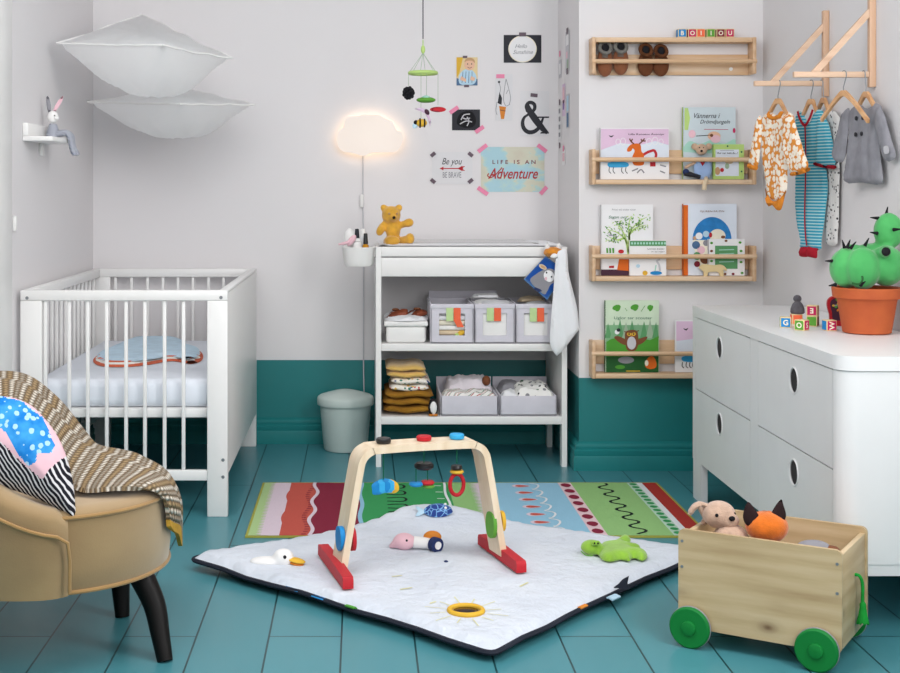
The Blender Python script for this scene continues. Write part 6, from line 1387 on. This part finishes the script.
# piping along the outer arm roll and down its front end
out = [el(A0 + (A1 - A0) * i / NA, 1, hgt(A0 + (A1 - A0) * i / NA) - .048, .031) for i in range(1, NA)]
MB().tube([el(A0, 1, .19, .024), el(A0, 1, .26, .026), el(A0 - .015, 1, .30, .029)] + out, .0045, 'velvet_piping', 8).build('piping', ch)
for top_, bot in (((-.508, 3.125), (-.440, 3.050)), ((-.630, 3.40), (-.593, 3.370)), ((-.93, 3.06), (-.985, 3.01)), ((-.93, 3.40), (-.985, 3.46))):
    a, b = V((*top_, .176)), V((*bot, 0)); p = [a, a.lerp(b, .35) + V((.012 if top_[0] > -.7 else -.012, 0, .0)), a.lerp(b, .7) + V((.006 if top_[0] > -.7 else -.006, 0, 0)), b]
    c = spline(p, 5); MB().tube(c, [.030 - .0125 * i / (len(c) - 1) for i in range(len(c))], 'dark_wood', 10).build('leg', ch)

# knitted throw over the far arm
t = NT('chunky_knit'); tc = t.n('ShaderNodeTexCoord'); mp = t.n('ShaderNodeMapping'); t.l(tc.outputs['UV'], mp.inputs[0]); sx = t.n('ShaderNodeSeparateXYZ'); t.l(mp.outputs[0], sx.inputs[0])
RW, CWD = .0175, .0175
vrow = t.math('DIVIDE', sx.outputs['Y'], RW); par = t.math('MODULO', t.math('FLOOR', vrow), 2.0)
urow = t.math('ADD', t.math('DIVIDE', sx.outputs['X'], CWD), t.math('MULTIPLY', t.math('FRACT', vrow), .55))
fu, fv = t.math('FRACT', urow), t.math('FRACT', vrow)
du = t.math('ABSOLUTE', t.math('SUBTRACT', fu, .5)); dv = t.math('ABSOLUTE', t.math('SUBTRACT', fv, .5))
dd = t.math('ADD', t.math('POWER', t.math('MULTIPLY', du, 2.0), 2.0), t.math('POWER', t.math('MULTIPLY', dv, 2.0), 2.0))
hgt_ = t.math('MAXIMUM', t.math('SUBTRACT', 1.0, t.math('MULTIPLY', dd, .8)), 0.0)
st3 = t.math('MODULO', t.math('FLOOR', vrow), 4.0)
cc = t.ramp(t.math('DIVIDE', st3, 4.0), [(0, '#ece4d6'), (.2, '#b49a74'), (.45, '#ece4d6'), (.7, '#b3a898')], 'CONSTANT')
t.col(t.mix(t.math('SUBTRACT', 1.0, hgt_), cc, '#867259')); t.bump(hgt_, .9, .012); t.set(Roughness=.95, Specular_IOR_Level=.1)
lines = [  # each line runs along the throw: far edge, crest, middle, near edge
 [(-60, 376, 3.60), (0, 378, 3.60), (32, 386, 3.60), (62, 410, 3.58), (88, 438, 3.56), (108, 458, 3.57), (140, 476, 3.56), (170, 497, 3.52), (182, 522, 3.45), (182.5, 546, 3.44)],
 [(-60, 370, 3.53), (0, 371, 3.53), (30, 377, 3.53), (58, 398, 3.52), (84, 427, 3.50), (105, 447, 3.50), (140, 460, 3.44), (169, 474, 3.36), (182, 504, 3.34), (180.5, 538, 3.35)],
 [(-60, 375, 3.44), (0, 377, 3.44), (28, 385, 3.44), (54, 409, 3.42), (76, 437, 3.40), (98, 454, 3.36), (134, 464, 3.30), (165, 475, 3.24), (180, 503, 3.25), (178.5, 535, 3.265)],
 [(-60, 388, 3.37), (0, 389, 3.37), (24, 396, 3.36), (48, 420, 3.33), (66, 450, 3.27), (82, 474, 3.19), (118, 476, 3.15), (153, 481, 3.13), (175, 502, 3.17), (175.5, 531, 3.205)],
 [(-60, 401, 3.30), (0, 401, 3.30), (20, 408, 3.26), (43, 430, 3.21), (62, 462, 3.13), (78, 488, 3.06), (110, 489.5, 3.06), (142, 490, 3.09), (166, 500, 3.13), (171, 526, 3.150)]]
NL = 9
fine = [spline([tuple(P(*q)) for q in ln], NL) for ln in lines]
rows = []
for i in range(len(fine[0])):
    cs = spline([f[i] for f in fine], 8); r = []
    u = i / (len(fine[0]) - 1)
    for j, p in enumerate(cs):
        w_ = j / (len(cs) - 1); b = V(p)
        fold = .016 * math.sin(w_ * 9 + u * 7) * math.exp(-((u - .60) / .16) ** 2) + .010 * noise.noise(V((u * 7, w_ * 3, 2)))
        r.append(b + V((fold * .25, -fold * .55, fold * .8)))
    rows.append(r)
th_ = thing('knitted_throw', 'chunky brown and cream knitted throw draped over the beige chair', 'throw', V((-.66, 3.35, .38)))
k_end = int(len(rows) * .955)
MB().grid(rows[:k_end + 1], 'chunky_knit', .010).build('knit', th_, sharp=80)
mat('mustard_edge', '#c99a3c', .9, .08, 60, .4, 200)
MB().grid([[p + V((0, -.001, .0)) for p in r] for r in rows[k_end:]], 'mustard_edge', .010).build('border', th_, 'mustard end border')

# printed cushion
t = NT('blue_scale'); v = t.coord(); vo = t.n('ShaderNodeTexVoronoi', Scale=58, Randomness=.8); t.l(t.coord(scale=(1, 1, .8)), vo.inputs[0]); n_ = t.noise(v, 70, 3)
t.col(t.mix(t.math('LESS_THAN', t.math('ADD', vo.outputs['Distance'], t.math('MULTIPLY', n_, .5)), .60), t.ramp(t.noise(v, 22), [(.35, '#1c78c8'), (.65, '#46a3e2')]), '#a9d3ee')); t.set(Roughness=.9, Specular_IOR_Level=.1)
t = NT('ink_stripe'); v = t.coord(rot=(0, .55, 0)); wv = t.n('ShaderNodeTexWave', Scale=36, Distortion=6, Detail=2, bands_direction='X', **{'Detail Scale': .6}); t.l(v, wv.inputs[0])
t.col(t.ramp(wv.outputs['Fac'], [(.0, '#24232a'), (.62, '#24232a'), (.74, '#d9d6d8')])); t.set(Roughness=.9, Specular_IOR_Level=.1)
mat('cushion_pink', '#e6bcc6', .9, .04, 20)
cp = Plane(P(72, 513, 2.965), (.10, -1, .30))
co2 = spline(cp.px((0, 396), (16, 398.5), (32, 406), (46, 420), (58, 437), (67, 458), (72.5, 480), (75, 500), (74.5, 518), (62, 511), (40, 500), (10, 489), (-30, 480), (-75, 474), (-86, 466), (-84, 440), (-70, 410), (-50, 399), (-25, 396)), 4, True)
blue = cp.px((-40, 396), (0, 396), (22, 401), (44, 419), (56, 446), (53.5, 454), (40, 455), (38.5, 464), (31, 468), (21, 456), (10, 435), (0, 428), (-40, 420))
pink = cp.px((-40, 394), (0, 394), (30, 402), (50, 422), (67, 456), (60, 462), (52, 470), (44, 481), (24, 464), (0, 440), (-40, 430))
cu = thing('printed_cushion', 'cushion with blue, pink and black striped print propped on the beige chair', 'cushion', P(30, 505, 2.98))
MB().puff(co2, cp, .050, .050, lambda x, y: 'blue_scale' if inside((x, y), blue) else 'cushion_pink' if inside((x, y), pink) else 'ink_stripe', w=.11, h=.0042, power=.62).build('cover', cu, sharp=80)
# ------------------------------------------------------------------ light and camera
w = bpy.data.worlds.new('daylight'); bpy.context.scene.world = w; w.use_nodes = True
bg = w.node_tree.nodes['Background']; bg.inputs[0].default_value = (.96, .97, 1.0, 1); bg.inputs[1].default_value = .55
def area(name, loc, aim, size, power, col=(1, 1, 1)):
    l = bpy.data.lights.new(name, 'AREA'); l.shape = 'RECTANGLE'; l.size, l.size_y = size; l.energy = power; l.color = col
    o = bpy.data.objects.new(name, l); C.objects.link(o); o.location = loc
    o.rotation_euler = (V(aim) - V(loc)).to_track_quat('-Z', 'Y').to_euler(); return o
area('ceiling_softbox', (-.35, 2.95, 2.44), (-.2, 4.5, .4), (1.9, 1.6), 44, (1, .99, .98))
area('window_light_right', (1.5, 2.35, 1.6), (-1.1, 3.7, 1.15), (1.1, 1.4), 46, (1, .98, .97))
area('fill_light_front', (1.0, -1.8, 2.2), (-.3, 4.8, .8), (2.4, 1.8), 42, (.95, .97, 1))
cam = bpy.data.cameras.new('camera'); co = bpy.data.objects.new('camera', cam); C.objects.link(co)
cam.sensor_width = 36; cam.sensor_fit = 'HORIZONTAL'; cam.lens = 54; cam.shift_x = .1; cam.shift_y = -(336.5 - 190) / 900
co.location = CAM; co.rotation_euler = (PI / 2, 0, 0); bpy.context.scene.camera = co
vs = bpy.context.scene.view_settings; vs.view_transform = 'Standard'; vs.look = 'None'; vs.exposure = .13; vs.gamma = 1
